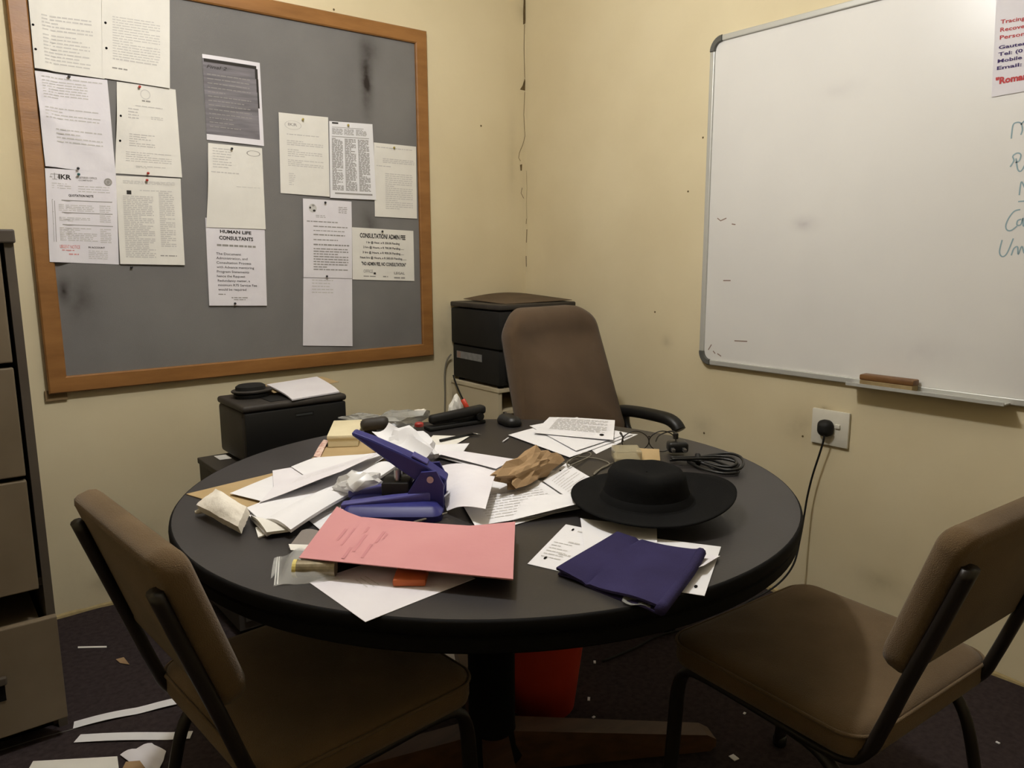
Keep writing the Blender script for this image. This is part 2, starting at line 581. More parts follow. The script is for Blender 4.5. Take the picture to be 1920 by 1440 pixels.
# cracked plaster in the corner
def poly_on(pts, nrm):
    return [Vector(p) for p in pts], [tuple(range(len(pts)))]
obj('plaster_crack', join(
    poly_on([(-0.0075, -0.0010, 2.4899), (0.0022, -0.0010, 2.4918), (0.0035, -0.0010, 2.3567), (-0.0014, -0.0010, 2.3182), (-0.0144, -0.0010, 2.3113), (-0.0143, -0.0010, 2.3723)], 0),
    poly_on([(-0.0053, -0.0010, 2.0748), (-0.0021, -0.0010, 2.0607), (-0.0038, -0.0010, 2.0170), (-0.0350, -0.0010, 2.0181), (-0.0186, -0.0010, 2.0394)], 0),
    ribbon([(-0.0063, -0.0010, 2.3127), (-0.0099, -0.0010, 2.2081), (-0.0053, -0.0010, 2.0748)], .003, (0, -1, 0)),
    ribbon([(-0.0055, -0.0010, 2.0120), (-0.0124, -0.0010, 1.9066), (-0.0043, -0.0010, 1.8092), (-0.0194, -0.0010, 1.7659), (-0.0394, -0.0010, 1.7298), (-0.0445, -0.0010, 1.7047), (-0.0330, -0.0010, 1.6906)], .0026, (0, -1, 0)),
    poly_on([(-0.0363, -0.0010, 1.6730), (-0.0230, -0.0010, 1.6764), (-0.0248, -0.0010, 1.6463), (-0.0331, -0.0010, 1.6458)], 0),
    ribbon([(-0.0234, -0.0010, 1.5662), (-0.0302, -0.0010, 1.5407), (-0.0135, -0.0010, 1.5162)], .003, (0, -1, 0))), M_CRACK, wl)
obj('plaster_crack', join(
    ribbon([(-0.0010, -0.0081, 1.4196), (-0.0010, -0.0039, 1.3942)], .004, (-1, 0, 0)),
    ribbon([(-0.0010, -0.0100, 1.3683), (-0.0010, -0.0057, 1.3041)], .005, (-1, 0, 0)),
    ribbon([(-0.0010, -0.0066, 1.6473), (-0.0010, -0.0105, 1.5666), (-0.0010, -0.0062, 1.4834), (-0.0010, -0.0101, 1.4195)], .0018, (-1, 0, 0)),
    ribbon([(-0.0010, -0.0035, 1.2393), (-0.0010, -0.0054, 1.1872)], .005, (-1, 0, 0))), M_CRACK, wr)
for p in ((-0.9809, -0.0010, 2.2043), (-0.2666, -0.0010, 1.8314)):
    obj('nail_hole', xf(lathe([(.0045, 0), (.004, .001)], 8), Matrix.Translation(p) @ Matrix.Rotation(math.pi / 2, 4, 'X')), M_CRACK, wl)
for p in ((-0.0010, -0.9918, 1.4874), (-0.0010, -1.1114, 0.5451), (-0.0010, -1.5355, 0.6113), (-0.0010, -0.8407, 1.0106), (-0.0010, -1.0541, 1.6818)):
    obj('nail_hole', xf(lathe([(.004, 0), (.0035, .001)], 8), Matrix.Translation(p) @ Matrix.Rotation(-math.pi / 2, 4, 'Y')), M_CRACK, wr)
# thin pale line on the carpet in front of the filing cabinet
obj('carpet_line', ribbon([(-2.4374, -0.7355, 0.0010), (-2.3702, -0.7413, 0.0010), (-2.2881, -0.7456, 0.0010), (-2.2033, -0.7582, 0.0010), (-2.1279, -0.7702, 0.0010)], .005, (0, 0, 1)), mat('pale_line', (92, 88, 84), 0.9), fl)

# ceiling lamp: bare bulb in a holder above the table
lp = thing('ceiling_lamp', 'bare round bulb hanging from the ceiling over the table', 'lamp', (LAMP_POS[0], LAMP_POS[1], RH - 0.4))
bz = LAMP_POS[2]
obj('bulb', mv(lathe([(0.001, -0.055), (0.02, -0.051), (0.038, -0.04), (0.05, -0.022), (0.055, 0), (0.05, 0.024), (0.036, 0.045), (0.024, 0.06), (0.018, 0.075)], 20), LAMP_POS[0], LAMP_POS[1], bz), M_GLOW, lp, smooth=True)
obj('bulb_holder', mv(lathe([(0.022, 0.0), (0.026, 0.01), (0.026, 0.05), (0.012, 0.06)], 20), LAMP_POS[0], LAMP_POS[1], bz + 0.07), M_WHITEP, lp, smooth=True)
obj('flex', tube([(LAMP_POS[0], LAMP_POS[1], bz + 0.12), (LAMP_POS[0], LAMP_POS[1], RH - 0.02)], 0.004), M_WHITEP, lp)
obj('ceiling_rose', mv(lathe([(0.02, -0.03), (0.05, -0.012), (0.055, 0)], 24), LAMP_POS[0], LAMP_POS[1], RH), M_WHITEP, lp, smooth=True)

# ------------------------------------------------------------------ noticeboard
NX0, NX1, NZ0, NZ1, NF = -2.089, -0.568, 0.7964, 2.1859, 0.056
nb = thing('noticeboard', 'large grey felt noticeboard in a brown wooden frame', 'noticeboard', ((NX0 + NX1) / 2, -0.012, NZ0))
PAN = 0.016
felt = obj('felt_panel', box(NX0 + 0.02, NX1 - 0.02, -PAN, -0.002, NZ0 + 0.02, NZ1 - 0.02), M_FELT, nb)
def rail(a, b, c, d, nm='frame_rail'):
    """mitred rail, outer edge a-b, inner edge c-d (x,z)"""
    V = []
    for y, k in ((-0.001, 0), (-0.026, 0.0), (-0.030, 0.004)):
        for q, s in ((a, 0), (b, 0), (c, 1), (d, 1)):
            V.append(Vector((q[0], y, q[1])))
    for i, q in enumerate((a, b, c, d)):
        o = (c, d)[0] if False else None
        inn = {0: d, 1: c, 2: b, 3: a}[i]
        v = Vector((inn[0] - q[0], 0, inn[1] - q[1])).normalized() * 0.006
        V[8 + i] = Vector((q[0], -0.030, q[1])) + v
    F = [(3, 2, 1, 0), (8, 9, 10, 11)]
    for l in (0, 4):
        for i in range(4):
            j = (i + 1) % 4
            F.append((l + i, l + j, l + 4 + j, l + 4 + i))
    return V, F
A, B, Cc, D = (NX0, NZ1), (NX1, NZ1), (NX1, NZ0), (NX0, NZ0)
a, b, c, d = (NX0 + NF, NZ1 - NF), (NX1 - NF, NZ1 - NF), (NX1 - NF, NZ0 + NF), (NX0 + NF, NZ0 + NF)
for q in ((A, B, b, a), (B, Cc, c, b), (Cc, D, d, c), (D, A, a, d)):
    obj('frame_rail', rail(*q), M_WOOD, nb)
obj('mounting_block', box((-2.0994, 0.0000, 0.7843)[0], (-2.0339, -0.0000, 0.7763)[0], -0.010, -0.001, 0.770, NZ0 + 0.01, 0.001), mat('brown_block', (136, 112, 78), 0.7), nb)
fo = root_loc(nb)
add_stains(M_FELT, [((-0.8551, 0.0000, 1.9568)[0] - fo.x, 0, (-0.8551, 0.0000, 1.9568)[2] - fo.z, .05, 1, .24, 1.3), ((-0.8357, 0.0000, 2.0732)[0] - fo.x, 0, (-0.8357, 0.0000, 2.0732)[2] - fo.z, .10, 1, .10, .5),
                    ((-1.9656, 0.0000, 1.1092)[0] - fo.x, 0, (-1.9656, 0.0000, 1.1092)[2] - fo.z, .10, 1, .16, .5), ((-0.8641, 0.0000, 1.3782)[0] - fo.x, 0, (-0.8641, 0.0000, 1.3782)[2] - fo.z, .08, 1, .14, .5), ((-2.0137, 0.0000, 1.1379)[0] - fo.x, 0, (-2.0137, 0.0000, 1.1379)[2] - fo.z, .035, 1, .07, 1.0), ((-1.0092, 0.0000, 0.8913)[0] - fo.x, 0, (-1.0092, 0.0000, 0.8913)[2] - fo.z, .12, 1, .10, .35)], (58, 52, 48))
OFF_UP = (0, -1, 0)
def lap(u, v):      # left edge rides up over the frame rail
    t = min(1, max(0, (.30 - u) / .17))
    return .0145 * t * t * (3 - 2 * t)
def nsheet(label, cs, m=M_PAPER, disp=None, group=None, **k):
    return Sheet('pinned_sheet', label, cs, m, OFF_UP, disp, cat='paper', **k)

# the sheets, back ones first
s = nsheet('white letter pinned at the very top left of the noticeboard, cut by the photo edge', [(-2.0297, -0.0185, 2.1366), (-1.8137, -0.0185, 2.1559), (-1.8324, -0.0205, 1.8319), (-2.0329, -0.0205, 1.8365)], M_PAPERC, lambda u, v: 0.003 * v * math.sin(3 * u) + lap(u, v), nu=14)
s.body(1, [(.15, .85, .45, .62, 5, .4, .8), (.15, .8, .64, .95, 9, .35, .5)], M_INKL)
s.disc(.03, .42 + .15, .018, .012, M_DARK, 'punch_hole'); s.disc(.035, .84 - .03, .018, .012, M_DARK, 'punch_hole')
s = nsheet('cream letter with a small signature, second sheet along the top of the noticeboard', [(-1.8125, -0.0220, 2.1778), (-1.6007, -0.0220, 2.1914), (-1.6285, -0.0220, 1.8260), (-1.8389, -0.0220, 1.8341)], M_PAPERC, lambda u, v: 0.004 * v * u)
s.body(2, [(.15, .85, .42, .80, 16, .35, .9), (.15, .8, .80, .83, 1, .4, .9)], M_INKL)
s.body(3, [(.14, .36, .885, .90, 1, .8, .9)], M_INKG, 'signature')
s.disc(.05, .49, .018, .012, M_DARK, 'punch_hole'); s.disc(.06, .72, .018, .012, M_DARK, 'punch_hole')
s = nsheet('creased white letter with a diagonal fold, left edge of the noticeboard below the top sheet', [(-2.0337, -0.0210, 1.8284), (-1.8247, -0.0210, 1.8294), (-1.8241, -0.0200, 1.5266), (-2.0318, -0.0220, 1.5379)], M_PAPERL,
           lambda u, v: 0.007 * max(0, 1 - abs((v - 0.42) - 0.5 * u) / 0.13) * (0.4 + 0.6 * (1 - u)) + 0.002 * math.sin(5 * v) + lap(u, v), nu=14, nv=16)
s.body(4, [(.08, .93, .04, .06, 1, .6, 1), (.08, .7, .08, .28, 7, .35, .6), (.08, .85, .36, .5, 4, .3, .8), (.2, .85, .58, .75, 4, .3, .5)], M_INKL, h=.0009)
s = nsheet('cream sheet with a faint round crest, its left edge bowed away from the noticeboard', [(-1.7951, -0.0180, 1.8286), (-1.6080, -0.0180, 1.8256), (-1.6091, -0.0190, 1.5261), (-1.8254, -0.0190, 1.5284)], M_PAPERC,
           lambda u, v: 0.012 * (1 - u) ** 3 * math.sin(math.pi * min(1, v * 1.2)) ** 2 + 0.003 * u * v, nu=12, nv=14)
s.disc(.47, .10, .085, .055, M_INKL, 'crest', r0=.86); s.body(50, [(.41, .55, .165, .185, 1, .8, 1)], M_INKG, h=.0009)
s.body(5, [(.3, .75, .23, .25, 1, .5, 1), (.18, .35, .27, .4, 4, .4, .7), (.55, .75, .34, .38, 2, .4, 1), (.2, .6, .55, .70, 6, .35, .5), (.15, .85, .75, .87, 5, .3, .9), (.3, .75, .9, .93, 2, .4, .7)], M_INKL, h=.0009)
s.disc(.06, .37, .018, .013, M_DARK, 'punch_hole'); s.disc(.06, .64, .018, .013, M_DARK, 'punch_hole')
s = nsheet('white invoice headed IKR with pale red print near its foot', [(-2.0335, -0.0185, 1.5314), (-1.8232, -0.0185, 1.5338), (-1.8395, -0.0190, 1.2223), (-2.0479, -0.0200, 1.2337)], M_PAPERL, lambda u, v: 0.002 * math.sin(4 * v) + lap(u, v), nu=14)
s.text('IKR', .18, .055, .36, .105, M_INK, .03); s.text('REGISTERED OFFICE', .42, .07, .72, .09, M_INKG, .02); s.text('COMPANY', .46, .10, .66, .115, M_INKG, .02)
s.ink('scales_emblem', [(.118, .045, .128, .112), (.07, .055, .176, .061), (.09, .108, .156, .114), (.055, .085, .09, .093), (.155, .085, .19, .093), (.068, .06, .072, .086), (.172, .06, .176, .086)], M_INKG); s.disc(.88, .115, .06, .042, M_INKG, 'round_emblem', r0=.55); s.disc(.88, .115, .028, .02, M_INKG, 'round_emblem')
s.text('QUOTATION NOTE', .31, .262, .66, .285, M_INK, .03)
s.body(6, [(.08, .35, .15, .22, 3, .35, .7), (.45, .9, .17, .25, 3, .3, .7), (.16, .66, .375, .45, 4, .4, .8), (.16, .6, .51, .56, 3, .4, .8), (.16, .7, .62, .77, 8, .45, .6), (.74, .9, .37, .56, 9, .4, .9), (.74, .9, .62, .78, 8, .45, .9), (.56, .84, .86, .96, 5, .35, .9)], M_INKL)
s.ink('ruled_lines', [(.07, .325, .93, .333), (.07, .455, .93, .462), (.07, .585, .93, .592), (.10, .34, .108, .78), (.07, .335, .076, .78)], M_INKG)
s.text('URGENT NOTICE', .15, .808, .44, .845, M_INKRL, .01); s.body(7, [(.18, .36, .86, .88, 1, .5, 1), (.28, .42, .90, .925, 1, .5, 1)], M_INKRL, 'red_print')
s.text('IN ACCOUNT', .56, .815, .8, .833, M_INK, .02)
s = nsheet('white sheet with two columns of fine print and a small dark square logo', [(-1.8246, -0.0200, 1.5213), (-1.6152, -0.0200, 1.5220), (-1.6234, -0.0210, 1.2175), (-1.8361, -0.0195, 1.2241)], M_PAPERC, lambda u, v: 0.004 * v * v + 0.006 * max(0, u - .6) * max(0, .25 - v) * 8)
s.ink('square_logo', [(.15, .16, .22, .205)], M_INK)
s.body(8, [(.1, .9, .05, .09, 3, .4, .8), (.35, .85, .15, .165, 1, .6, 1), (.09, .55, .22, .93, 34, .55, .75), (.64, .88, .17, .80, 28, .5, .6)], M_INKL)
s.body(9, [(.62, .88, .89, .905, 1, .7, 1)], M_INKG)
s = nsheet('dark grey photocopy with white margins pinned alone in the middle of the noticeboard', [(-1.5081, -0.0190, 1.9585), (-1.2999, -0.0190, 1.9571), (-1.3019, -0.0190, 1.6585), (-1.5122, -0.0190, 1.6643)], M_PAPERL, lambda u, v: 0.003 * math.sin(math.pi * u))
s.ink('photocopied_area', [(.0, .045, .93, .93)], M_SCAN, .0005, 8)
s.ink('black_copy_edge', [(.02, .05, .93, .085), (.9, .08, .95, .2), (.915, .2, .955, .36), (.925, .36, .955, .55)], M_INK, .0008, 6)
s.text('Final 2', .06, .115, .40, .155, M_INK, .0, shear=.3); s.body(10, [(.06, .8, .22, .88, 13, .2, .7)], M_INKG, h=.0009)
s = nsheet('white sheet headed HUMAN LIFE CONSULTANTS with large bold lines', [(-1.5372, -0.0185, 1.3880), (-1.3167, -0.0185, 1.3772), (-1.3283, -0.0200, 1.0572), (-1.5468, -0.0200, 1.0673)], M_PAPERL, lambda u, v: 0.003 * v * v)
s.texts([('HUMAN LIFE', .23, .125, .76, .160), ('CONSULTANTS', .21, .195, .79, .235)], M_INK, .035)
s.body(11, [(.17, .83, .29, .315, 1, .9, 1)], M_INKG)
s.texts([('The Document', .15, .385, .57, .412), ('Administration, and', .15, .435, .68, .462), ('Consultation Process', .15, .487, .74, .514), ('with Advance mentoring', .15, .538, .79, .565), ('Program Statements', .15, .590, .70, .617), ('hence the Request', .15, .642, .63, .669), ('Redundancy matter, a', .16, .694, .71, .721), ('minimum R75 Service Fee', .16, .746, .83, .773), ('would be required', .16, .797, .64, .824)], mat('dark_grey_ink', (92, 88, 88), .8, spec=.1), .008)
s.body(12, [(.16, .28, .862, .874, 1, .9, 1), (.38, .66, .90, .912, 1, .9, 1), (.42, .62, .925, .935, 1, .9, 1)], M_INKG)
s = nsheet('white page with an oval stamp and bowed left edge, under the dark photocopy', [(-1.5095, -0.0200, 1.6533), (-1.3110, -0.0200, 1.6499), (-1.3154, -0.0215, 1.3491), (-1.5366, -0.0210, 1.3535)], M_PAPERC, lambda u, v: 0.010 * (1 - u) ** 2 * math.sin(math.pi * v) ** 2 + .001, nu=12, nv=14)
s.disc(.83, .075, .13, .035, M_INKG, 'oval_stamp', r0=.88); s.body(13, [(.08, .42, .05, .3, 8, .3, .6), (.05, .55, .33, .36, 1, .4, 1)], M_INKL, h=.0009); s.body(14, [(.5, .95, .49, .5, 1, .5, 1)], M_INKL, h=.0009)
s = nsheet('cream letter with a pencilled oval around its heading, left of the three column sheet', [(-1.2402, -0.0190, 1.7866), (-1.0346, -0.0190, 1.7897), (-1.0436, -0.0210, 1.4817), (-1.2470, -0.0190, 1.4878)], M_PAPERC, lambda u, v: 0.006 * (1 - u) ** 3 * (1 - v) + .001)
s.disc(.28, .14, .17, .055, M_INKL, 'pencilled_oval', r0=.93); s.text('IKR', .18, .115, .36, .15, M_INKG, .01)
s.body(15, [(.15, .8, .25, .27, 1, .5, 1), (.15, .88, .33, .40, 3, .45, .9), (.16, .86, .44, .54, 4, .4, .8), (.16, .88, .57, .66, 4, .4, .9), (.17, .3, .74, .90, 7, .35, .6)], M_INKL)
s = nsheet('white price list printed in three dense columns', [(-1.0319, -0.0215, 1.7754), (-0.8394, -0.0215, 1.7815), (-0.8349, -0.0230, 1.4768), (-1.0418, -0.0215, 1.4775)], M_PAPER, lambda u, v: .0015)
s.ink('heading_bar', [(.06, .01, .2, .03)], M_INK); s.ink('ruled_lines', [(.05, .19, .9, .198), (.1, .925, .92, .945), (.06, .07, .78, .076)], M_INKG)
s.body(16, [(.06, .3, .09, .17, 6, .5, .8), (.33, .55, .09, .17, 6, .5, .8), (.6, .85, .09, .17, 6, .5, .8), (.05, .29, .215, .9, 40, .62, .9), (.335, .585, .215, .9, 40, .62, .9), (.635, .89, .215, .9, 40, .62, .9)], M_INKG)
s = nsheet('pale letter tucked against the right hand frame rail of the noticeboard', [(-0.8343, -0.0205, 1.7099), (-0.6307, -0.0205, 1.7087), (-0.6348, -0.0210, 1.4047), (-0.8412, -0.0205, 1.4088)], M_PAPERC)
s.body(17, [(.05, .9, .05, .08, 1, .4, 1), (.2, .95, .2, .27, 3, .5, .9), (.05, .4, .3, .33, 1, .4, 1), (.25, .9, .4, .9, 18, .4, .7)], M_INKL)
s = nsheet('blank lower page hanging long beneath the letter with a round crest', [(-1.1685, -0.0185, 1.2049), (-0.9558, -0.0185, 1.1951), (-0.9684, -0.0200, 0.8696), (-1.1883, -0.0200, 0.8892)], M_PAPERL)
s.body(18, [(.17, .6, .12, .35, 6, .3, .6)], M_INKL)
s = nsheet('white letter with a round patterned crest in its top left corner', [(-1.1577, -0.0215, 1.4710), (-0.9477, -0.0215, 1.4662), (-0.9591, -0.0215, 1.1534), (-1.1720, -0.0215, 1.1628)], M_PAPERL, lambda u, v: .002 * math.sin(math.pi * v))
s.disc(.19, .115, .08, .055, M_INKL, 'round_crest'); s.disc(.14, .11, .018, .014, M_INK, 'crest_spot', h=.001); s.disc(.2, .08, .03, .014, M_INKG, 'crest_spot', h=.001); s.disc(.22, .145, .028, .014, M_INK, 'crest_spot', h=.001)
s.body(19, [(.72, .92, .08, .17, 4, .35, .9), (.25, .45, .2, .24, 2, .3, 1), (.07, .7, .275, .3, 1, .5, 1), (.2, .92, .335, .36, 1, .5, 1), (.2, .85, .39, .41, 1, .5, 1), (.2, .85, .44, .47, 1, .5, 1), (.2, .7, .505, .53, 1, .5, 1), (.2, .95, .565, .60, 1, .5, 1), (.2, .92, .62, .92, 9, .4, .75)], M_INKG)
s = nsheet('landscape notice headed CONSULTATION/ ADMIN FEE in bold', [(-0.9488, -0.0195, 1.3631), (-0.6545, -0.0195, 1.3518), (-0.6558, -0.0195, 1.1343), (-0.9559, -0.0195, 1.1489)], M_PAPERC)
s.text('CONSULTATION/ ADMIN FEE', .12, .10, .86, .185, M_INK, .035)
s.texts([('1 hr @ Hour, x R 350.00 Pending', .22, .25, .76, .29), ('2 hrs @ Hours, x R 700.00 Pending.......', .17, .345, .83, .385), ('3 hrs @ Hours, x R 900.00 Pending.......', .16, .445, .83, .485), ('Next hrs @ Hours, x R 500.00 Pending........', .12, .545, .87, .585)], M_INK, .02)
s.text('"NO ADMIN FEE, NO CONSULTATION"', .14, .65, .86, .715, M_INK, .035)
s.ink('small_logo', [(.33, .85, .365, .89)], M_INK); s.texts([('OFFICE', .17, .80, .32, .86)], M_INKG, .01); s.text('LEGAL', .66, .83, .84, .875, M_INKG, .04)
s.body(20, [(.17, .36, .92, .94, 1, .9, 1), (.48, .56, .915, .94, 1, .9, 1), (.66, .84, .93, .96, 1, .9, 1)], M_INKG)

def pin(p, label, m, r=0.0045):
    t = obj('push_pin', xf(lathe([(r * .6, 0), (r * .55, .003), (r, .004), (r, .007), (r * .7, .008)], 10), Matrix.Translation(p) @ Matrix.Rotation(math.pi / 2, 4, 'X')), m, None, smooth=True)
    tag(t, label, 'push pin', 'push pins on the noticeboard')
MP_D, MP_R, MP_G, MP_Y = mat('dark_pin', (40, 40, 42), .4), mat('red_pin', (165, 48, 36), .4), mat('teal_pin', (30, 84, 84), .4), mat('brass_pin', (172, 158, 86), .35, metal=.5)
pin((-1.9383, -0.0250, 1.8241), 'dark push pin at the head of the creased letter', MP_D)
pin((-1.9380, -0.0250, 1.5367), 'dark push pin at the foot of the creased letter', MP_D)
pin((-1.9377, -0.0230, 1.5181), 'teal push pin at the head of the IKR invoice', MP_G)
pin((-1.7274, -0.0230, 1.8190), 'red push pin above the faint round crest', MP_R)
pin((-1.7237, -0.0260, 1.5337), 'red push pin at the foot of the faint crest sheet', MP_R)
pin((-1.7288, -0.0250, 1.5101), 'dark red push pin at the head of the two column sheet', MP_R)
pin((-1.8011, -0.0180, 1.2126), 'pale push pin just below the two column sheet', MP_D)
pin((-1.4281, -0.0260, 1.6384), 'dark push pin on the page with the oval stamp', MP_D)
pin((-1.4530, -0.0240, 1.0713), 'dark push pin at the foot of the HUMAN LIFE CONSULTANTS sheet', MP_D)
pin((-1.1453, -0.0250, 1.7699), 'brass push pin on the letter with the pencilled oval', MP_Y)
pin((-0.9528, -0.0250, 1.7662), 'brass push pin on the three column price list', MP_Y)
pin((-0.7428, -0.0230, 1.6954), 'brass push pin on the letter by the right frame rail', MP_Y)
pin((-1.0670, -0.0240, 1.4576), 'dark push pin at the head of the letter with round crest', MP_D)
pin((-1.0745, -0.0240, 1.1649), 'dark push pin low on the letter with round crest', MP_D)
pin((-0.8114, -0.0220, 1.3474), 'grey push pin over the admin fee heading', MP_D)

# ------------------------------------------------------------------ whiteboard
WY0, WY1, WZ0, WZ1 = -1.0882, -2.888, 0.8247, 2.0274
wb = thing('whiteboard', 'large white dry-erase board with an aluminium frame', 'whiteboard', (-0.01, (WY0 + WY1) / 2, WZ0))
obj('board_surface', box(-0.014, -0.002, WY1 + 0.01, WY0 - 0.01, WZ0 + 0.01, WZ1 - 0.01), M_WB, wb)
fw = 0.020
CR = 0.05
def frail(y0, y1, z0, z1):
    return box(-0.022, -0.001, min(y0, y1), max(y0, y1), z0, z1, 0.003)
obj('frame_rail', frail(WY0 - CR, WY1 + CR, WZ1 - fw, WZ1), M_ALU, wb)
obj('frame_rail', frail(WY0 - CR, WY1 + CR, WZ0, WZ0 + fw), M_ALU, wb)
obj('frame_rail', frail(WY0, WY0 - fw, WZ0 + CR, WZ1 - CR), M_ALU, wb)
obj('frame_rail', frail(WY1, WY1 + fw, WZ0 + CR, WZ1 - CR), M_ALU, wb)
def cap(cy, cz, sy, sz):
    """rounded quarter-ring corner piece"""
    V, F = [], []
    n = 8
    oy, oz = cy + sy * CR, cz + sz * CR
    for k in range(n + 1):
        a = math.pi / 2 * k / n
        for rad, x in ((CR + .001, -.001), (CR + .001, -.022), (CR - .003, -.026), (CR - fw, -.026), (CR - fw - .002, -.001)):
            V.append(Vector((x, oy - sy * rad * math.cos(a), oz - sz * rad * math.sin(a))))
    for k in range(n):
        for j in range(4):
            F.append((5 * k + j, 5 * k + j + 1, 5 * k + 6 + j, 5 * k + 5 + j))
    F += [tuple(range(5)), tuple(range(5 * n, 5 * n + 5))]
    return V, F
for cy, cz, sy, sz in ((WY0, WZ0, -1, 1), (WY0, WZ1, -1, -1), (WY1, WZ0, 1, 1), (WY1, WZ1, 1, -1)):
    obj('corner_cap', cap(cy, cz, sy, sz), M_CAPGREY, wb, autos=40)
ty0, ty1 = (-0.0200, -1.7146, 0.8316)[1], (-0.0300, -2.1744, 0.8432)[1]
obj('pen_tray', join(box(-0.066, -0.018, ty1, ty0, WZ0 + 0.002, WZ0 + 0.006), box(-0.070, -0.065, ty1, ty0, WZ0 + 0.002, WZ0 + 0.012)), M_ALU, wb)
strokes = [
 [(-0.0145, -2.1062, 1.5576), (-0.0145, -2.1069, 1.5912), (-0.0145, -2.1139, 1.5987), (-0.0145, -2.1257, 1.5958), (-0.0145, -2.1312, 1.5784), (-0.0145, -2.1286, 1.5648)], [(-0.0145, -2.1261, 1.5916), (-0.0145, -2.1342, 1.6002), (-0.0145, -2.1438, 1.5921), (-0.0145, -2.1475, 1.5668)],
 [(-0.0145, -2.1106, 1.4823), (-0.0145, -2.1182, 1.4986), (-0.0145, -2.1145, 1.5103), (-0.0145, -2.1241, 1.5178), (-0.0145, -2.1336, 1.5126), (-0.0145, -2.1312, 1.4974), (-0.0145, -2.1226, 1.4925)], [(-0.0145, -2.1229, 1.5038), (-0.0145, -2.1295, 1.4750), (-0.0145, -2.1378, 1.4687), (-0.0145, -2.1453, 1.4835), (-0.0145, -2.1480, 1.5084)],
 [(-0.0145, -2.1400, 1.4048), (-0.0145, -2.1418, 1.4401), (-0.0145, -2.1522, 1.4239), (-0.0145, -2.1583, 1.4403), (-0.0145, -2.1638, 1.4090)], [(-0.0145, -2.1390, 1.3877), (-0.0145, -2.1683, 1.3890)],
 [(-0.0145, -2.1462, 1.3660), (-0.0145, -2.1323, 1.3623), (-0.0145, -2.1208, 1.3454), (-0.0145, -2.1148, 1.3253), (-0.0145, -2.1186, 1.3121), (-0.0145, -2.1293, 1.3104), (-0.0145, -2.1426, 1.3216)], [(-0.0145, -2.1513, 1.3400), (-0.0145, -2.1426, 1.3360), (-0.0145, -2.1424, 1.3245), (-0.0145, -2.1513, 1.3257), (-0.0145, -2.1548, 1.3427), (-0.0145, -2.1582, 1.3212), (-0.0145, -2.1681, 1.3380)],
 [(-0.0145, -2.1092, 1.2846), (-0.0145, -2.1055, 1.2522), (-0.0145, -2.1135, 1.2389), (-0.0145, -2.1246, 1.2477), (-0.0145, -2.1366, 1.2885)], [(-0.0145, -2.1358, 1.2419), (-0.0145, -2.1405, 1.2608), (-0.0145, -2.1493, 1.2651), (-0.0145, -2.1525, 1.2448), (-0.0145, -2.1595, 1.2665), (-0.0145, -2.1677, 1.2476), (-0.0145, -2.1772, 1.2692)]]
for st in strokes:
    obj('marker_writing', ribbon(smooth_path(st, 6), .0036, (-1, 0, 0)), M_MARK, wb)
wo = root_loc(wb)
add_stains(M_WB, [(0, (0.0000, -1.5010, 1.3476)[1] - wo.y, (0.0000, -1.5010, 1.3476)[2] - wo.z, 9, .085, .045, .55), (0, (0.0000, -1.9319, 0.9502)[1] - wo.y, (0.0000, -1.9319, 0.9502)[2] - wo.z, 9, .20, .10, .2), (0, (0.0000, -1.6005, 1.7646)[1] - wo.y, (0.0000, -1.6005, 1.7646)[2] - wo.z, 9, .12, .05, .2)], (176, 170, 172))
M_SCUFF = mat('brown_scuff', (140, 120, 108), 0.7)
for pts in ([(-0.0145, -1.1445, 1.3800), (-0.0145, -1.1594, 1.3697), (-0.0145, -1.1851, 1.3785)], [(-0.0145, -1.1824, 1.1489), (-0.0145, -1.2156, 1.1498)], [(-0.0145, -1.2437, 0.9264), (-0.0145, -1.2994, 0.9292)], [(-0.0145, -1.1265, 0.8809), (-0.0145, -1.1405, 0.9030)], [(-0.0145, -1.1492, 0.8790), (-0.0145, -1.1595, 0.8696)], [(-0.0145, -1.1694, 0.8706), (-0.0145, -1.1870, 0.8621)], [(-0.0145, -1.2096, 1.3564), (-0.0145, -1.2260, 1.3540)]):
    obj('scuff_mark', ribbon(pts, .004, (-1, 0, 0)), M_SCUFF, wb)

# leaflet on the whiteboard (runs on outside the photo)
s = Sheet('leaflet', 'white leaflet with red and violet print taped at the top of the whiteboard', [(-0.0160, -2.0320, 2.0114), (-0.0160, -2.2033, 1.9931), (-0.0160, -2.2206, 1.6804), (-0.0170, -2.0474, 1.6750)], M_PAPERL, (-1, 0, 0), None, cat='leaflet')
sp = [('Tracing & Tracking', .08, .405, .95, .435), ('Recovery of Debt', .08, .466, .92, .497), ('Personal Claims', .08, .526, .90, .557)]
s.texts(sp, M_INKR, .02, 'red_lettering')
s.texts([('Gauteng/Natal', .07, .605, .85, .632), ('Tel: (011) 2040', .07, .658, .88, .685), ('Mobile No. 082', .065, .711, .86, .738), ('Email: legal@', .06, .766, .88, .793)], M_INKB, .025, 'violet_lettering')
s.text('"Roman-Dutch"', .05, .855, .95, .905, M_INKR, .045, 'red_lettering')

# board eraser in the tray
e0, e1 = (-0.0450, -1.7569, 0.8467), (-0.0450, -1.9223, 0.8479)
ez = WZ0 + 0.006
er = thing('board_eraser', 'wooden board eraser lying in the whiteboard pen tray', 'eraser', (-0.043, (e0[1] + e1[1]) / 2, ez))
obj('felt_pad', box(-0.064, -0.024, e1[1], e0[1], ez, ez + 0.018, 0.002), mat('eraser_felt', (158, 138, 100), .95, (140, 120, 84), 40, 4), er)
obj('wooden_back', box(-0.064, -0.023, e1[1] - .002, e0[1] + .002, ez + 0.018, ez + 0.036, 0.004), mat('eraser_wood', (124, 88, 50), .5, (104, 70, 38), 12, 5, stretch=(6, 1, 6)), er, autos=40)

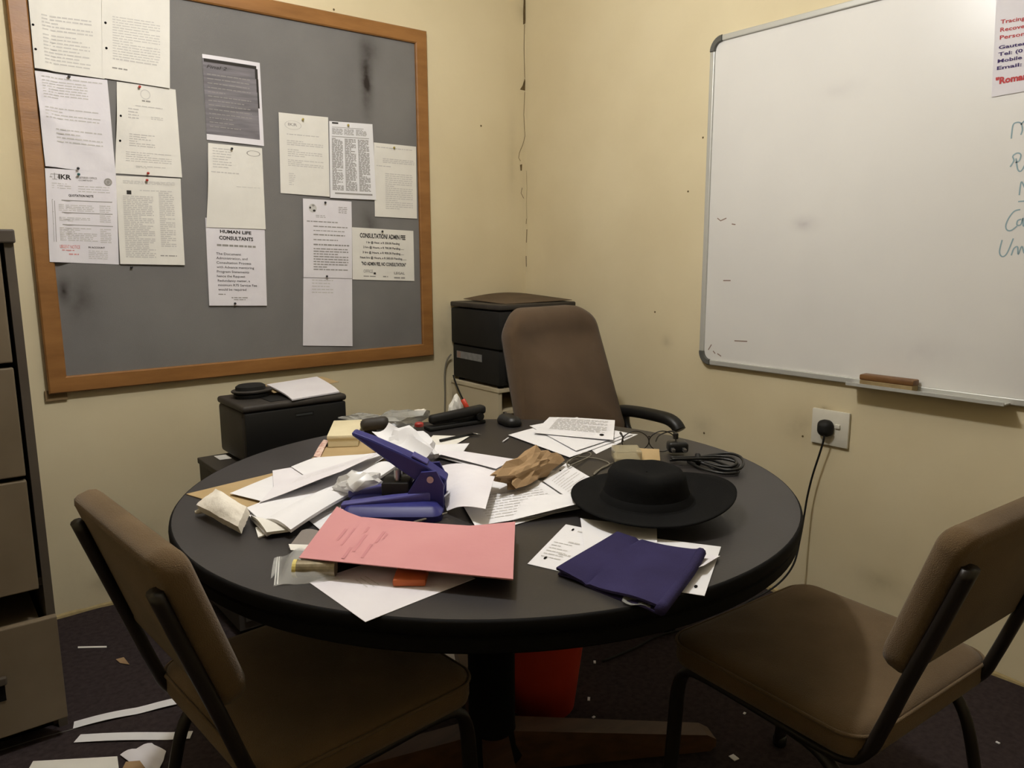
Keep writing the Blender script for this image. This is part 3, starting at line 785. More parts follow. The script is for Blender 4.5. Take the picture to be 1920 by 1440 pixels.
# ------------------------------------------------------------------ socket and plugged cord
so = thing('wall_socket', 'white wall socket plate with switch beside the whiteboard', 'socket', (0, -1.64, 0.606))
obj('cover_plate', box(-0.012, -0.001, -1.706, -1.572, 0.600, 0.722, 0.003), M_WHITEP, so, autos=40)
sw = (-0.0120, -1.6681, 0.6711)
obj('switch', box(-0.018, -0.011, sw[1] - .009, sw[1] + .009, sw[2] - .007, sw[2] + .007, .002), M_WHITEP, so, autos=40)
pc = (-0.0300, -1.6309, 0.6616)
pl = thing('plugged_cord', 'black three pin plug in the wall socket with its cord hanging down', 'power cord', (pc[0], pc[1], pc[2]))
pg = pillow(.056, .052, .02, [(.004, .0), (.0, .006), (.0, .02), (.008, .032), (.016, .036)], crown=.001)
obj('plug', xf(pg, Matrix.Translation((-0.012, pc[1], pc[2])) @ Matrix.Rotation(-math.pi / 2, 4, 'Y')), M_BLACKM, pl, autos=40)
cordp = smooth_path([(-.036, pc[1], pc[2] - .01), (-0.0400, -1.6369, 0.6289), (-0.0360, -1.6228, 0.5730), (-0.0360, -1.6025, 0.4926), (-0.0380, -1.5889, 0.4126), (-0.0420, -1.5836, 0.3438), (-0.0550, -1.5806, 0.2574), (-0.0800, -1.5749, 0.1629), (-0.1200, -1.5375, 0.0851), (-0.2200, -1.4881, 0.0323), (-0.4804, -1.5243, 0.0500), (-0.5984, -1.4228, 0.0100), (-0.7258, -1.4215, 0.0060), (-0.8632, -1.4145, 0.0060)], 6)
obj('cord', tube(cordp, .0036, 8), M_BLACKM, pl, smooth=True)

# ------------------------------------------------------------------ filing cabinet
CX1, CX0, CY = -2.214, -2.684, -0.73
fc = thing('filing_cabinet', 'tall grey-brown steel filing cabinet by the noticeboard wall', 'cabinet', ((CX0 + CX1) / 2, -0.4, 0))
obj('body', join(box(CX0, CX0 + .02, CY + .006, -0.06, 0.0, 1.30), box(CX1 - .02, CX1, CY + .006, -0.06, 0.0, 1.30), box(CX0, CX1, -0.08, -0.06, 0, 1.30), box(CX0 + .02, CX1 - .02, CY + .03, -.08, .0, .04), box(CX0 + .02, CX1 - .02, CY + .03, -.08, .40, .42)), M_CABD, fc)
obj('top_panel', box(CX0 - .004, CX1 + .004, CY - .004, -0.056, 1.285, 1.318, 0.004), M_CABD, fc)
dz = [(.995, 1.28, 0), (.706, .982, 0), (.402, .694, 0), (.055, .340, .055)]
for z0, z1, out in dz:
    yf = CY - out
    dr = obj('drawer', join(box(CX0 + .016, CX1 - (.030 if not out else .004), yf, yf + .022, z0, z1, .003), box(CX0 + .03, CX1 - .035, yf + .022, -.12, z0 + .01, z1 - .03)), M_CAB, fc)
    mx = -2.40
    obj('drawer_handle', box(mx - .09, mx + .06, yf - .014, yf + .001, z0 + .145, z0 + .165, .003), M_CABD, dr)
    obj('handle_recess', box(mx - .085, mx + .055, yf - .003, yf + .001, z0 + .10, z0 + .145), M_DARK, dr)
    obj('card_holder', box(mx - .05, mx + .02, yf - .004, yf + .001, z0 + .19, z0 + .225, .001), M_STEEL, dr)
obj('plinth', box(CX0 + .03, CX1 - .03, CY + .03, CY + .05, 0, .05), M_DARK, fc)

# ------------------------------------------------------------------ round table
TX, TY, TZ, TR_ = -1.4357, -1.6046, 0.74, 0.6708
tb = thing('round_table', 'round dark charcoal table littered with papers', 'table', (TX, TY, 0))
obj('table_top', lathe([(.02, TZ - .028), (TR_ - .012, TZ - .028), (TR_ - .004, TZ - .026), (TR_ - .003, TZ - .012), (TR_ - .003, TZ - .002), (TR_ - .004, TZ), (.05, TZ)], 128), M_TABLE, tb, local=True, autos=30)
obj('edge_band', lathe([(TR_ - .02, TZ - .056), (TR_ - .008, TZ - .056), (TR_ - .004, TZ - .052), (TR_ - .004, TZ - .034), (TR_ - .01, TZ - .0285), (TR_ - .03, TZ - .0285), (TR_ - .03, TZ - .054), (TR_ - .02, TZ - .056)], 128, cap=False), M_TEDGE, tb, local=True, autos=30)
obj('edge_trim', lathe([(TR_ - .001, TZ - .025), (TR_ + .002, TZ - .022), (TR_ + .0025, TZ - .012), (TR_ + .001, TZ - .004), (TR_ - .002, TZ - .0004), (TR_ - .004, TZ - .0004), (TR_ - .004, TZ - .025)], 128, cap=False), M_TEDGE, tb, local=True, smooth=True)
fa = math.radians(-27.6)
obj('column', lathe([(.075, .06), (.062, .09), (.056, .14), (.056, .60), (.075, .66), (.10, .684)], 28), M_TEDGE, tb, local=True, autos=40)
for k in range(4):
    a_ = fa + k * math.pi / 2
    bar = box(-.58, .58, -.03, .03, .66, .70, .004) if k < 2 else None
    if bar:
        obj('top_batten', rz(bar, a_ + math.pi / 4 * 0.9), M_TEDGE, tb, local=True)
    ft = [Vector(p) for p in ((.03, -.032, .02), (.56, -.028, .0), (.575, -.026, .01), (.575, -.026, .03), (.55, -.027, .045), (.03, -.032, .13))]
    n = len(ft)
    g = ft + [Vector((p.x, -p.y, p.z)) for p in ft], [tuple(range(n)), tuple(reversed(range(n, 2 * n)))] + [(i, (i + 1) % n, n + (i + 1) % n, n + i) for i in range(n)]
    obj('foot', rz(g, a_), M_FOOT, tb, local=True)

# ------------------------------------------------------------------ visitor chairs
CW, CD = 0.485, 0.443
def make_chair(label, loc, rot):
    t = thing('visitor_chair', label, 'chair', loc, rot, 'visitor chairs at the round table')
    seat = pillow(CW, CD, .055, [(.012, .392), (.003, .398), (0, .408), (0, .432), (.004, .444), (.014, .452), (.03, .456)], n=8, rings=7, crown=.010)
    st = obj('seat', seat, M_FAB, t, smooth=True, local=True)
    pts = rr(CW + .001, CD + .001, .0555, 8)
    obj('piping', tube([(x, y, .441) for x, y in pts], .0035, 6, closed=True), M_FAB, st, smooth=True, local=True)
    bk = pillow(.442, .285, .040, [(.014, .0), (.004, .004), (0, .012), (0, .030), (.005, .042), (.018, .050)], n=8, rings=7, crown=.006)
    rec = math.atan(.33)
    def bend(p):
        x, y, z = p
        zz = z + .35 * x * x          # hollowed for the back
        c_, s_ = math.cos(rec), math.sin(rec)
        # y runs up the reclined back, z is thickness towards the sitter
        return (x, -CD / 2 - .020 - .034 + (zz) * c_ - (y + .1425) * s_, .560 + (y + .1425) * c_ + (zz) * s_)
    obj('backrest', warp(bk, bend), M_FAB, t, smooth=True, local=True)
    for sx in (-1, 1):
        X = sx * (CW / 2 - .035)
        ytop = -CD / 2 - .085
        path = [(X * .96, -.344, .785), (X * .97, -.312, .69), (X, -.271, .57), (X, -.236, .465), (X, -.212, .408), (X, -.165, .378), (X, -.02, .380), (X, .13, .382), (X, .185, .370), (X, .212, .325), (X, .222, .20), (X, .235, .01)]
        obj('side_frame', tube(smooth_path(path, 5), .0205, 10, ry=.0115, side=(1, 0, 0)), M_TUBE, t, smooth=True, local=True)
        leg = [(X + sx * .004, -.06, .376), (X + sx * .006, -.135, .362), (X + sx * .010, -.185, .31), (X + sx * .018, -.215, .19), (X + sx * .026, -.245, .01)]
        obj('rear_leg', tube(smooth_path(leg, 5), .0125, 10), M_TUBE, t, smooth=True, local=True)
        for yy, xx in ((.235, X), (-.246, X + sx * .026)):
            obj('foot_cap', mv(lathe([(.015, 0), (.017, .004), (.017, .022), (.014, .026)], 12), xx, yy, 0), M_BLACK, t, smooth=True, local=True)
    obj('cross_bar', tube([(-CW / 2 + .04, .10, .372), (CW / 2 - .04, .10, .372)], .011, 10), M_TUBE, t, smooth=True, local=True)
    obj('cross_bar', tube([(-CW / 2 + .04, -.10, .372), (CW / 2 - .04, -.10, .372)], .011, 10), M_TUBE, t, smooth=True, local=True)
    return t
ch1 = make_chair('brown fabric chair on the left with its seat pushed under the table', (-1.882, -1.622, 0), -1.492)
ch2 = copy_tree(ch1)
ch2.location = (-1.013, -2.206, 0)
ch2.rotation_euler = (0, 0, -0.058)
ch2['label'] = 'brown fabric chair on the right, seat lit, near the socket wall'

# ------------------------------------------------------------------ office chair in the corner
oc = thing('office_chair', 'tall-backed brown office chair with black armrests behind the table', 'chair', (-0.554, -0.919, 0), 3.138)
def obk(p):
    x, y, z = p      # y from -.29..+.29 up the back
    t_ = (y + .29) / .58
    w = 1.04 - .02 * t_ - .14 * t_ ** 2.2
    h = .50 + (y + .29) * .96
    s_ = -.21 * (h - .62) + .030 * math.sin(t_ * math.pi * 1.5) + .012 * math.exp(-((t_ - .93) / .07) ** 2) - .008 * math.exp(-((t_ - .78) / .08) ** 2)
    return (x * w, s_ + z * 1.0 - .05 + .30 * x * x, h)
ob = pillow(.475, .58, .11, [(.02, .0), (.006, .004), (0, .016), (0, .05), (.006, .064), (.022, .074)], n=9, rings=9, crown=.012)
obj('backrest', warp(ob, obk), M_FAB2, oc, smooth=True, local=True)
obj('back_shell', warp(pillow(.46, .56, .11, [(.03, -.012), (.006, -.008), (0, .004), (.002, .012)], n=9, rings=6), obk), M_BLACKM, oc, smooth=True, local=True)
obj('seat', mv(pillow(.50, .48, .09, [(.03, .40), (.006, .41), (0, .43), (0, .455), (.008, .475), (.03, .487)], n=8, rings=7, crown=.012), 0, .26, 0), M_FAB2, oc, smooth=True, local=True)
for sx in (-1, 1):
    X = sx * .284
    obj('armrest', tube(smooth_path([(X, -.01, .640), (X, .03, .646), (X, .10, .650), (X, .19, .650), (X, .238, .646), (X, .270, .632), (X, .286, .614)], 5), .027, 12, ry=.023, side=(1, 0, 0)), M_BLACK, oc, smooth=True, local=True)
    obj('arm_support', tube(smooth_path([(X, .02, .632), (X, .03, .58), (X * .96, .10, .50), (X * .9, .16, .42), (X * .6, .18, .395)], 5), .014, 8), M_BLACK, oc, smooth=True, local=True)
obj('gas_column', mv(lathe([(.03, .08), (.03, .24), (.022, .25), (.022, .40)], 16), 0, .24, 0), M_BLACK, oc, smooth=True, local=True)
for k in range(5):
    a_ = 2 * math.pi * k / 5 + .3
    obj('base_arm', mv(rz(xf(box(.02, .27, -.022, .022, .07, .10, .006), Matrix.Identity(4)), a_), 0, .24, 0), M_BLACK, oc, local=True)
    obj('castor', mv(rz(xf(lathe([(.018, -.018), (.026, -.012), (.026, .012), (.018, .018)], 14), Matrix.Translation((.255, 0, .027)) @ Matrix.Rotation(math.pi / 2, 4, 'X')), a_), 0, .24, 0), M_BLACK, oc, local=True)

# ------------------------------------------------------------------ corner cabinet and corner printer
cc = thing('corner_cabinet', 'small cream melamine cabinet with open shelf in the corner', 'cabinet', (-.25, -.19, 0))
x0, x1, y0, y1, zt = -.462, -.03, -.372, -.012, .675
obj('side_panel', box(x0, x0 + .018, y0, y1, 0, zt - .018), M_CREAMB, cc)
obj('side_panel', box(x1 - .018, x1, y0, y1, 0, zt - .018), M_CREAMB, cc)
obj('back_panel', box(x0 + .018, x1 - .018, y1 - .01, y1, 0, zt - .018), M_CREAMB, cc)
obj('top_panel', box(x0 - .004, x1 + .004, y0 - .006, y1, zt - .018, zt, .002), M_CREAMB, cc)
for z in (.05, .30, .565):
    obj('shelf', box(x0 + .018, x1 - .018, y0 + .004, y1 - .01, z - .008, z + .008), M_CREAMB, cc)
cp = thing('corner_printer', 'large black printer standing on the cream cabinet in the corner', 'printer', (-.25, -.2, zt))
# slightly fanned out from the wall
def cpx(g):
    return rz(g, math.radians(-2.0), (-.46, -.012, 0))
obj('lower_body', cpx(box(-.455, -.045, -.385, -.015, zt + .012, zt + .165, .008)), M_BLACKM, cp, autos=35)
obj('upper_body', cpx(box(-.462, -.04, -.398, -.012, zt + .170, zt + .335, .010)), M_BLACKM, cp, autos=35)
obj('seam', cpx(box(-.450, -.05, -.380, -.018, zt + .160, zt + .175)), M_DARK, cp)
obj('scanner_lid', cpx(box(-.464, -.036, -.402, -.012, zt + .340, zt + .362, .006)), M_DGREY, cp, autos=35)
obj('control_panel', cpx(box(-.36, -.14, -.412, -.396, zt + .22, zt + .31, .004)), M_DGREY, cp)
obj('paper_tray', cpx(box(-.42, -.08, -.400, -.383, zt + .03, zt + .13, .004)), M_BLACK, cp)
obj('side_label', cpx(box(-.4575, -.4545, -.255, -.052, zt + .105, zt + .137)), M_LABEL, cp)
obj('label_stamp', cpx(box(-.4580, -.4575, -.085, -.056, zt + .107, zt + .135)), mat('label_pink', (150, 124, 112), .6), cp)
for q in ((-.43, -.36), (-.43, -.05), (-.08, -.36), (-.08, -.05)):
    obj('rubber_foot', cpx(mv(lathe([(.014, 0), (.014, .014)], 10), q[0], q[1], zt)), M_DARK, cp)
Sheet('card_folder', 'dark brown card lying open on top of the corner printer', [(-.40, -.03, zt + .372), (-.02, -.03, zt + .372), (-.06, -.40, zt + .364), (-.41, -.36, zt + .364)], mat('brown_card', (92, 76, 58), .8, (78, 64, 48), 9, 4), (0, 0, 1), lambda u, v: .020 * max(0, math.sin(2.6 * u)) * (1 - v) + .006 * u * v, nu=10, nv=8, th=.002, cat='folder')
# cables behind it
obj_c = obj('grey_cable', tube(smooth_path([(-0.4744, -0.0300, 0.7940), (-0.4921, -0.0200, 0.7646), (-0.5000, -0.0120, 0.7044), (-0.5009, -0.0120, 0.6036), (-0.5054, -0.0120, 0.4768), (-0.5071, -0.0200, 0.3756)], 6), .004, 8), M_GREYC, None, smooth=True)
tag(obj_c, 'grey cable running down the wall behind the corner printer', 'cable')
obj_c = obj('black_cable', tube(smooth_path([(-0.4680, -0.0349, 0.6939), (-0.4820, -0.0804, 0.6561), (-0.4900, -0.1335, 0.6073), (-0.5000, -0.1968, 0.5616), (-0.5200, -0.2486, 0.5290), (-0.5300, -0.2689, 0.4518)], 6), .004, 8), M_BLACKM, None, smooth=True)
tag(obj_c, 'thin black cable slanting down the side of the cream cabinet', 'cable')

# ------------------------------------------------------------------ side printer on its dark cabinet
sc = thing('low_cabinet', 'low dark grey cabinet under the small printer', 'cabinet', (-1.42, -.38, 0))
SZ = .555
obj('carcass', box(-1.687, -1.16, -.56, -.244, .03, SZ - .02), M_DGREY, sc)
obj('top_board', box(-1.692, -1.155, -.565, -.240, SZ - .02, SZ, .003), M_DGREY, sc)
obj('door', box(-1.67, -1.425, -.572, -.56, .06, SZ - .04, .002), M_DGREY, sc)
obj('door', box(-1.42, -1.175, -.572, -.56, .06, SZ - .04, .002), M_DGREY, sc)
obj('plinth', box(-1.67, -1.17, -.54, -.26, 0, .03), M_DARK, sc)
p0 = (-1.6206, -0.2949, 0.5560)
Sheet('card_slip', 'small pale slip lying on the low dark cabinet beside the small printer', [(p0[0] - .02, p0[1] + .035, SZ + .001), (p0[0] + .02, p0[1] + .03, SZ + .001), (p0[0] + .02, p0[1] - .035, SZ + .001), (p0[0] - .02, p0[1] - .03, SZ + .001)], M_PAPERC, (0, 0, 1), nu=2, nv=2)
sp_ = thing('laser_printer', 'small black laser printer with paper on its lid', 'printer', (-1.42, -.35, SZ))
PX0, PX1, PY0, PY1, PT = -1.603, -1.232, -.470, -.222, .762
obj('body', box(PX0, PX1, PY0, PY1, SZ + .008, PT - .022, .014, 3), M_DGREY, sp_, autos=40)
obj('front_panel', box(PX0 + .004, PX1 - .002, PY0 - .010, PY0 + .004, SZ + .012, PT - .026, .006), M_BLACK, sp_, autos=40)
obj('top_cover', box(PX0 - .003, PX1 + .002, PY0 - .012, PY1, PT - .024, PT, .010, 3), M_DGREY, sp_, autos=40)
obj('output_dish', box(PX0 + .10, PX1 - .04, PY0 + .01, PY1 - .05, PT - .003, PT + .002), M_BLACKM, sp_)
obj('tray_opening', box(PX0 + .19, PX0 + .26, PY0 - .0115, PY0 - .009, SZ + .042, SZ + .054), mat('badge_grey', (84, 82, 80), .4), sp_)
s = Sheet('printer_badge', 'x', [(PX0 + .175, PY0 - .0112, PT - .046), (PX0 + .245, PY0 - .0112, PT - .046), (PX0 + .245, PY0 - .0112, PT - .060), (PX0 + .175, PY0 - .0112, PT - .060)], M_BLACK, (0, -1, 0), parent=sp_, nu=2, nv=2)
s.o.name = 'badge'
obj('badge_print', ([s.at(u, v, .0004) for u, v in ((.08, .3), (.92, .3), (.92, .7), (.08, .7))], [(0, 1, 2, 3)]), mat('badge_ink', (58, 60, 60), .5), s.o)
for q in ((PX0 + .03, PY0 + .03), (PX1 - .03, PY0 + .03), (PX0 + .03, PY1 - .03), (PX1 - .03, PY1 - .03)):
    obj('rubber_foot', mv(lathe([(.012, 0), (.012, .01)], 10), q[0], q[1], SZ), M_DARK, sp_)
# black dish-shaped gadget on the lid
gx, gy = -1.515, -.325
gd = thing('camera_gadget', 'dark oval gadget sitting on the left of the small printer', 'gadget', (gx, gy, PT))
obj('base', mv(lathe([(.055, 0), (.060, .006), (.060, .014), (.050, .018)], 28, sx=1.05, sy=.8), gx, gy, PT), M_BLACK, gd, autos=40)
obj('rim', mv(lathe([(.052, .018), (.066, .020), (.068, .025), (.064, .028), (.046, .028)], 28, sx=1.05, sy=.8), gx, gy, PT), M_DGREY, gd, autos=40)
obj('dome', mv(lathe([(.050, .028), (.049, .040), (.040, .046), (.02, .048), (.004, .048)], 28, sx=1.05, sy=.8), gx - .004, gy, PT), M_BLACKM, gd, autos=40)
Sheet('brown_card_sheet', 'brown card under the white paper on the small printer', [(-1.46, -.235, PT + .022), (-1.20, -.215, PT + .024), (-1.185, -.33, PT + .016), (-1.45, -.36, PT + .010)], M_TAN, (0, 0, 1), lambda u, v: .002, th=.0015, nu=4, nv=4)
Sheet('printed_stack', 'white paper lying across the lid of the small printer', [(-1.443, -.275, PT + .030), (-1.243, -.262, PT + .036), (-1.252, -.468, PT + .012), (-1.437, -.488, PT + .009)], M_PAPERL, (0, 0, 1), lambda u, v: .003 * math.sin(3 * v) - .010 * max(0, v - .8) * 2, nu=6, nv=12, th=.005)

# ------------------------------------------------------------------ things on the table
UP = (0, 0, 1)
E1 = Vector((math.cos(_yaw), -math.sin(_yaw), 0))     # along the table front
E2 = Vector((math.sin(_yaw), math.cos(_yaw), 0))      # towards the corner
A1 = -_yaw                                            # angle of E1
def at2(p, a=0, b=0, z=0):
    return Vector(p) + E1 * a + E2 * b + Vector((0, 0, z))
def paper(name, label, cs, m=M_PAPER, disp=None, th=.0006, nu=8, nv=8, cat='paper', group=None):
    return Sheet(name, label, cs, m, UP, disp, nu, nv, th, cat, group)
def wav(a, k=4.0, l=3.0, ph=0.0):
    return lambda u, v: a * (math.sin(k * u + ph) * math.cos(l * v + ph) + 1) * .5
PG = 'loose papers on the table'

# left pile, lowest first
paper('brown_envelope', 'tan envelope sticking out left below the white papers', [(-2.0037, -1.2612, 0.7420), (-1.7908, -1.2242, 0.7420), (-1.6903, -1.4125, 0.7420), (-1.9476, -1.4518, 0.7420)], M_TAN, th=.0015, cat='envelope')
paper('card_folder', 'tan card folder under the cream box', [(-1.6678, -1.1575, 0.7420), (-1.4573, -0.9396, 0.7420), (-1.4524, -1.2460, 0.7420), (-1.6008, -1.3334, 0.7420)], M_TAN, th=.0015, cat='folder')
paper('loose_sheet', 'white sheet peeping out between the folded bundle and pink folder', [(-1.8663, -1.5793, 0.7430), (-1.7251, -1.4942, 0.7430), (-1.7372, -1.5939, 0.7430), (-1.8739, -1.6709, 0.7430)], M_PAPER, None, group=PG)
paper('loose_sheet', 'lowest folded sheet of the left pile, its end nearest the table edge', [(-1.9640, -1.5678, 0.7440), (-1.7989, -1.4937, 0.7440), (-1.7711, -1.5612, 0.7440), (-1.9785, -1.6204, 0.7440)], M_PAPERC, None, th=.003, group=PG)
paper('loose_sheet', 'white sheet with a torn corner at the far left of the pile', [(-1.9337, -1.3347, 0.7460), (-1.6762, -1.1957, 0.7460), (-1.4946, -1.2448, 0.7460), (-1.8638, -1.5353, 0.7460)], M_PAPER, wav(.003), group=PG)
paper('loose_sheet', 'folded white sheets at the lower left of the pile', [(-1.9557, -1.5118, 0.7490), (-1.7090, -1.4108, 0.7490), (-1.6739, -1.4711, 0.7490), (-1.9669, -1.6328, 0.7490)], M_PAPER, wav(.004), th=.005, group=PG)
paper('loose_sheet', 'white sheet whose square corner points to the small printer', [(-1.8010, -1.2383, 0.7510), (-1.6574, -1.2538, 0.7510), (-1.7351, -1.4795, 0.7510), (-1.8862, -1.4671, 0.7510)], M_PAPERL, wav(.002, 3, 2), group=PG)
paper('loose_sheet', 'white sheet in the pile with a corner beside the tan folder', [(-1.7580, -1.2459, 0.7540), (-1.6819, -1.2093, 0.7540), (-1.5021, -1.2777, 0.7540), (-1.7740, -1.4933, 0.7540)], M_PAPER, wav(.003, 2, 3), group=PG)
paper('loose_sheet', 'broad white sheet below the lifted top sheet of the pile', [(-1.9487, -1.4785, 0.7550), (-1.7599, -1.4100, 0.7550), (-1.5547, -1.3697, 0.7550), (-1.9560, -1.6054, 0.7550)], M_PAPER, wav(.003, 5, 2), th=.002, group=PG)
s = paper('loose_sheet', 'top white sheet of the pile with a lifted edge casting a shadow', [(-1.8395, -1.3656, 0.7600), (-1.5161, -1.2840, 0.7660), (-1.7421, -1.4815, 0.7840), (-1.9205, -1.4737, 0.7600)], M_PAPERL, lambda u, v: .010 * v * u * math.sin(2 * u), nu=10, group=PG)
s.body(30, [(.2, .9, .15, .45, 5, .15, .5)], M_INKL, h=.0009)
s = paper('folded_bundle', 'long folded bundle of white papers across the pile', [(-1.9481, -1.5774, 0.7600), (-1.5958, -1.3682, 0.7620), (-1.5756, -1.4242, 0.7640), (-1.9311, -1.6579, 0.7580)], M_PAPER, lambda u, v: .008 * math.sin(math.pi * v) + .003 * math.sin(6 * u), th=.006, nu=12, cat='papers', group=PG)
paper('folded_bundle', 'short folded wad of paper at the tip of the pile', [(-1.9579, -1.5276, 0.7560), (-1.9400, -1.5773, 0.7560), (-1.9258, -1.6448, 0.7540), (-1.9666, -1.6327, 0.7540)], M_PAPERC, lambda u, v: .006 * math.sin(math.pi * v), th=.005, cat='papers', group=PG)

# tissue
q = (-1.9959, -1.4622, 0.7400)
ts = thing('crumpled_tissue', 'crumpled white tissue at the left edge of the table', 'tissue', q)
Sheet('wad', None, [(-1.9808, -1.3946, 0.7820), (-1.9685, -1.5408, 0.7780), (-2.0023, -1.5850, 0.7600), (-2.0273, -1.4186, 0.7640)], M_TISSUE, UP, lambda u, v: .012 * math.sin(math.pi * u) * math.sin(math.pi * v) + .004 * noise.noise(Vector((u * 3.1, v * 2.7, 1.7))) + .003 * abs(noise.noise(Vector((u * 7, v * 5, .3)))), 14, 12, .017, parent=ts)
obj('tip', tube([(-2.0304, -1.4185, 0.7480), (-2.0200, -1.4184, 0.7490), (-1.9996, -1.4136, 0.7500)], [.004, .006, .005], 8), M_TISSUE, ts, smooth=True)

# cream box with packet
bx = thing('cream_box', 'small flat cream card box on the tan folder', 'box', (-1.506, -1.026, .7425))
def bxf(g): return mv(rz(g, math.radians(-31)), -1.506, -1.026, .7425)
obj('box_body', bxf(box(-.04, .04, -.095, .095, 0, .022, .002)), M_BUFF, bx)
obj('lid', bxf(box(-.042, .042, -.097, .097, .021, .033, .003)), M_BUFF, bx, autos=40)
paper('sugar_sachet', 'narrow pale pink patterned sachet beside the cream box', [(-1.6609, -1.1554, 0.7460), (-1.5642, -1.0073, 0.7460), (-1.5593, -1.0273, 0.7460), (-1.6549, -1.1805, 0.7460)], mat('pale_pink_print', (222, 196, 182), .7, (196, 150, 136), 90, 3, lo=.45, hi=.6), lambda u, v: .003 * math.sin(math.pi * u), th=.003, nu=4, cat='sachet')
# handheld gadget leaning on the box end
g0, g1 = (-1.4817, -1.0699, 0.7860), (-1.4185, -1.1133, 0.7920)
hd = thing('handset', 'dark grey rounded handset end resting behind the cream box', 'handset', (g0[0], g0[1], .775))
obj('handset_body', tube(smooth_path([g0, Vector(g0).lerp(Vector(g1), .5), g1], 4), [.006, .0155, .0175, .018, .018, .0185, .019, .018, .012], 14), M_DGREY, hd, smooth=True)
obj('neck', box(g0[0] + .012, g0[0] + .040, g0[1] - .020, g0[1] + .005, .742, .776, .003), M_BLACKM, hd)

# clear plastic bag and bits at the back
q = (-1.3371, -1.0105, 0.7400)
pb = thing('plastic_bag', 'crumpled clear grey plastic bag at the back edge of the table', 'bag', (q[0], q[1], .74))
obj('bag_film', crumple(q[0], q[1], .741, .215, .10, .062, A1 + .05, 21, 3, 22, .35), M_POLYG, pb, autos=20)
q = (-1.3782, -0.9491, 0.7400)
obj('bag_neck', crumple(q[0] + .0, q[1] + .075, .741, .14, .05, .035, A1, 23, 3, 18, .3), M_POLYG, pb, autos=20)
q = (-1.2246, -0.9725, 0.7400)
tag(obj('tissue_scrap', crumple(q[0], q[1], .741, .05, .04, .05, .4, 31, 2), M_TISSUE, None, autos=25), 'small white tissue scrap behind the plastic bag', 'tissue')
q = (-1.3757, -1.2065, 0.7900)
tag(obj('bottle_cap', mv(lathe([(.010, 0), (.0125, .002), (.0125, .009), (.009, .012)], 14), q[0], q[1], .79), M_REDD, None, autos=40), 'small red cap on the tissue scrap behind the plastic bag', 'cap')
q = (-1.1383, -1.0445, 0.7400)
wp = thing('snack_wrapper', 'crumpled white and red wrapper standing behind the black stapler', 'wrapper', (q[0], q[1], .74))
obj('white_film', crumple(q[0], q[1], .741, .06, .04, .085, .7, 41, 3, 14), M_PAPERC, wp, autos=25)
obj('red_band', tube([(-0.9489, -0.7663, 0.7400), (-0.9954, -0.8624, 0.7400), (-1.0691, -1.0009, 0.7400)] if False else [(q[0] + .005, q[1] - .022, .815), (q[0] + .018, q[1] - .030, .785), (q[0] + .034, q[1] - .036, .745)], .0075, 8, ry=.003, side=(.7, -.6, .3)), M_RED, wp, smooth=True)

# stapler (long, black)
a_, b_ = Vector((-1.2738, -1.0811, 0.7400)), Vector((-1.0787, -1.0941, 0.7400))
ang = math.atan2(b_.y - a_.y, b_.x - a_.x)
ln = (b_ - a_).length
stp = thing('long_stapler', 'long black stapler lying at the back of the table', 'stapler', ((a_.x + b_.x) / 2, (a_.y + b_.y) / 2, .74))
def sx_(g): return mv(rz(g, ang), a_.x, a_.y, .74)
obj('base', sx_(box(0, ln, -.02, .02, 0, .012, .004)), M_BLACKM, stp, autos=40)
obj('magazine', sx_(box(.02, ln - .01, -.010, .010, .016, .030, .003)), M_BLACK, stp, autos=40)
arm = box(.01, ln + .004, -.016, .016, .030, .056, .009, 3)
obj('top_arm', sx_(warp(arm, lambda p: (p.x, p.y * (.7 + .5 * p.x / ln), p.z - .012 * (1 - p.x / ln)))), M_DGREY if False else M_BLACKM, stp, autos=40)
obj('hinge', sx_(xf(lathe([(.012, -.022), (.012, .022)], 14), Matrix.Translation((ln - .02, 0, .024)) @ Matrix.Rotation(math.pi / 2, 4, 'X'))), M_BLACK, stp, autos=40)
q = (-1.3249, -1.1249, 0.7400)
tag(obj('red_clip', crumple(q[0], q[1], .741, .03, .018, .016, A1, 5, 2), M_REDD, None, autos=30), 'small dark red clip between the white card and the bag', 'clip')
paper('white_card', 'small white card crossed by a dark line below the stapler', [(-1.2951, -1.1489, 0.7430), (-1.2227, -1.2258, 0.7430), (-1.3197, -1.2877, 0.7430), (-1.3746, -1.2271, 0.7430)], M_PAPERC, None, nu=3, nv=3, cat='card')
pen = thing('ballpoint_pen', 'slim black ballpoint pen with silver tip below the stapler', 'pen', (-1.2161, -1.1899, 0.7400))
obj('barrel', tube([(-1.3256, -1.2316, 0.7480), (-1.2041, -1.2154, 0.7460)], .004, 8), M_BLACK, pen, smooth=True)
obj('tip', tube([(-1.2041, -1.2154, 0.7460), (-1.1917, -1.2372, 0.7450)], [.004, .0015], 8), M_STEEL, pen, smooth=True)
q = (-1.0338, -1.1701, 0.7400)
ms = thing('computer_mouse', 'small black computer mouse at the back edge below the office chair', 'mouse', (q[0], q[1], .74))
obj('shell', mv(rz(pillow(.055, .095, .026, [(.004, 0), (0, .006), (0, .014), (.006, .024), (.014, .029)], rings=5, crown=.003), A1 + .5), q[0], q[1], .74), M_BLACK, ms, smooth=True)
obj('wheel', mv(rz(xf(lathe([(.009, -.003), (.009, .003)], 12), Matrix.Translation((0, .028, .026)) @ Matrix.Rotation(math.pi / 2, 4, 'Y')), A1 + .5), q[0], q[1], .74), M_DGREY, ms)
tag(obj('paper_scrap', tube([(-1.1875, -1.3358, 0.7430), (-1.1494, -1.3114, 0.7430)], .002, 6), M_PAPER, None), 'thin white sliver lying alone on the table behind the brown paper', 'scrap')

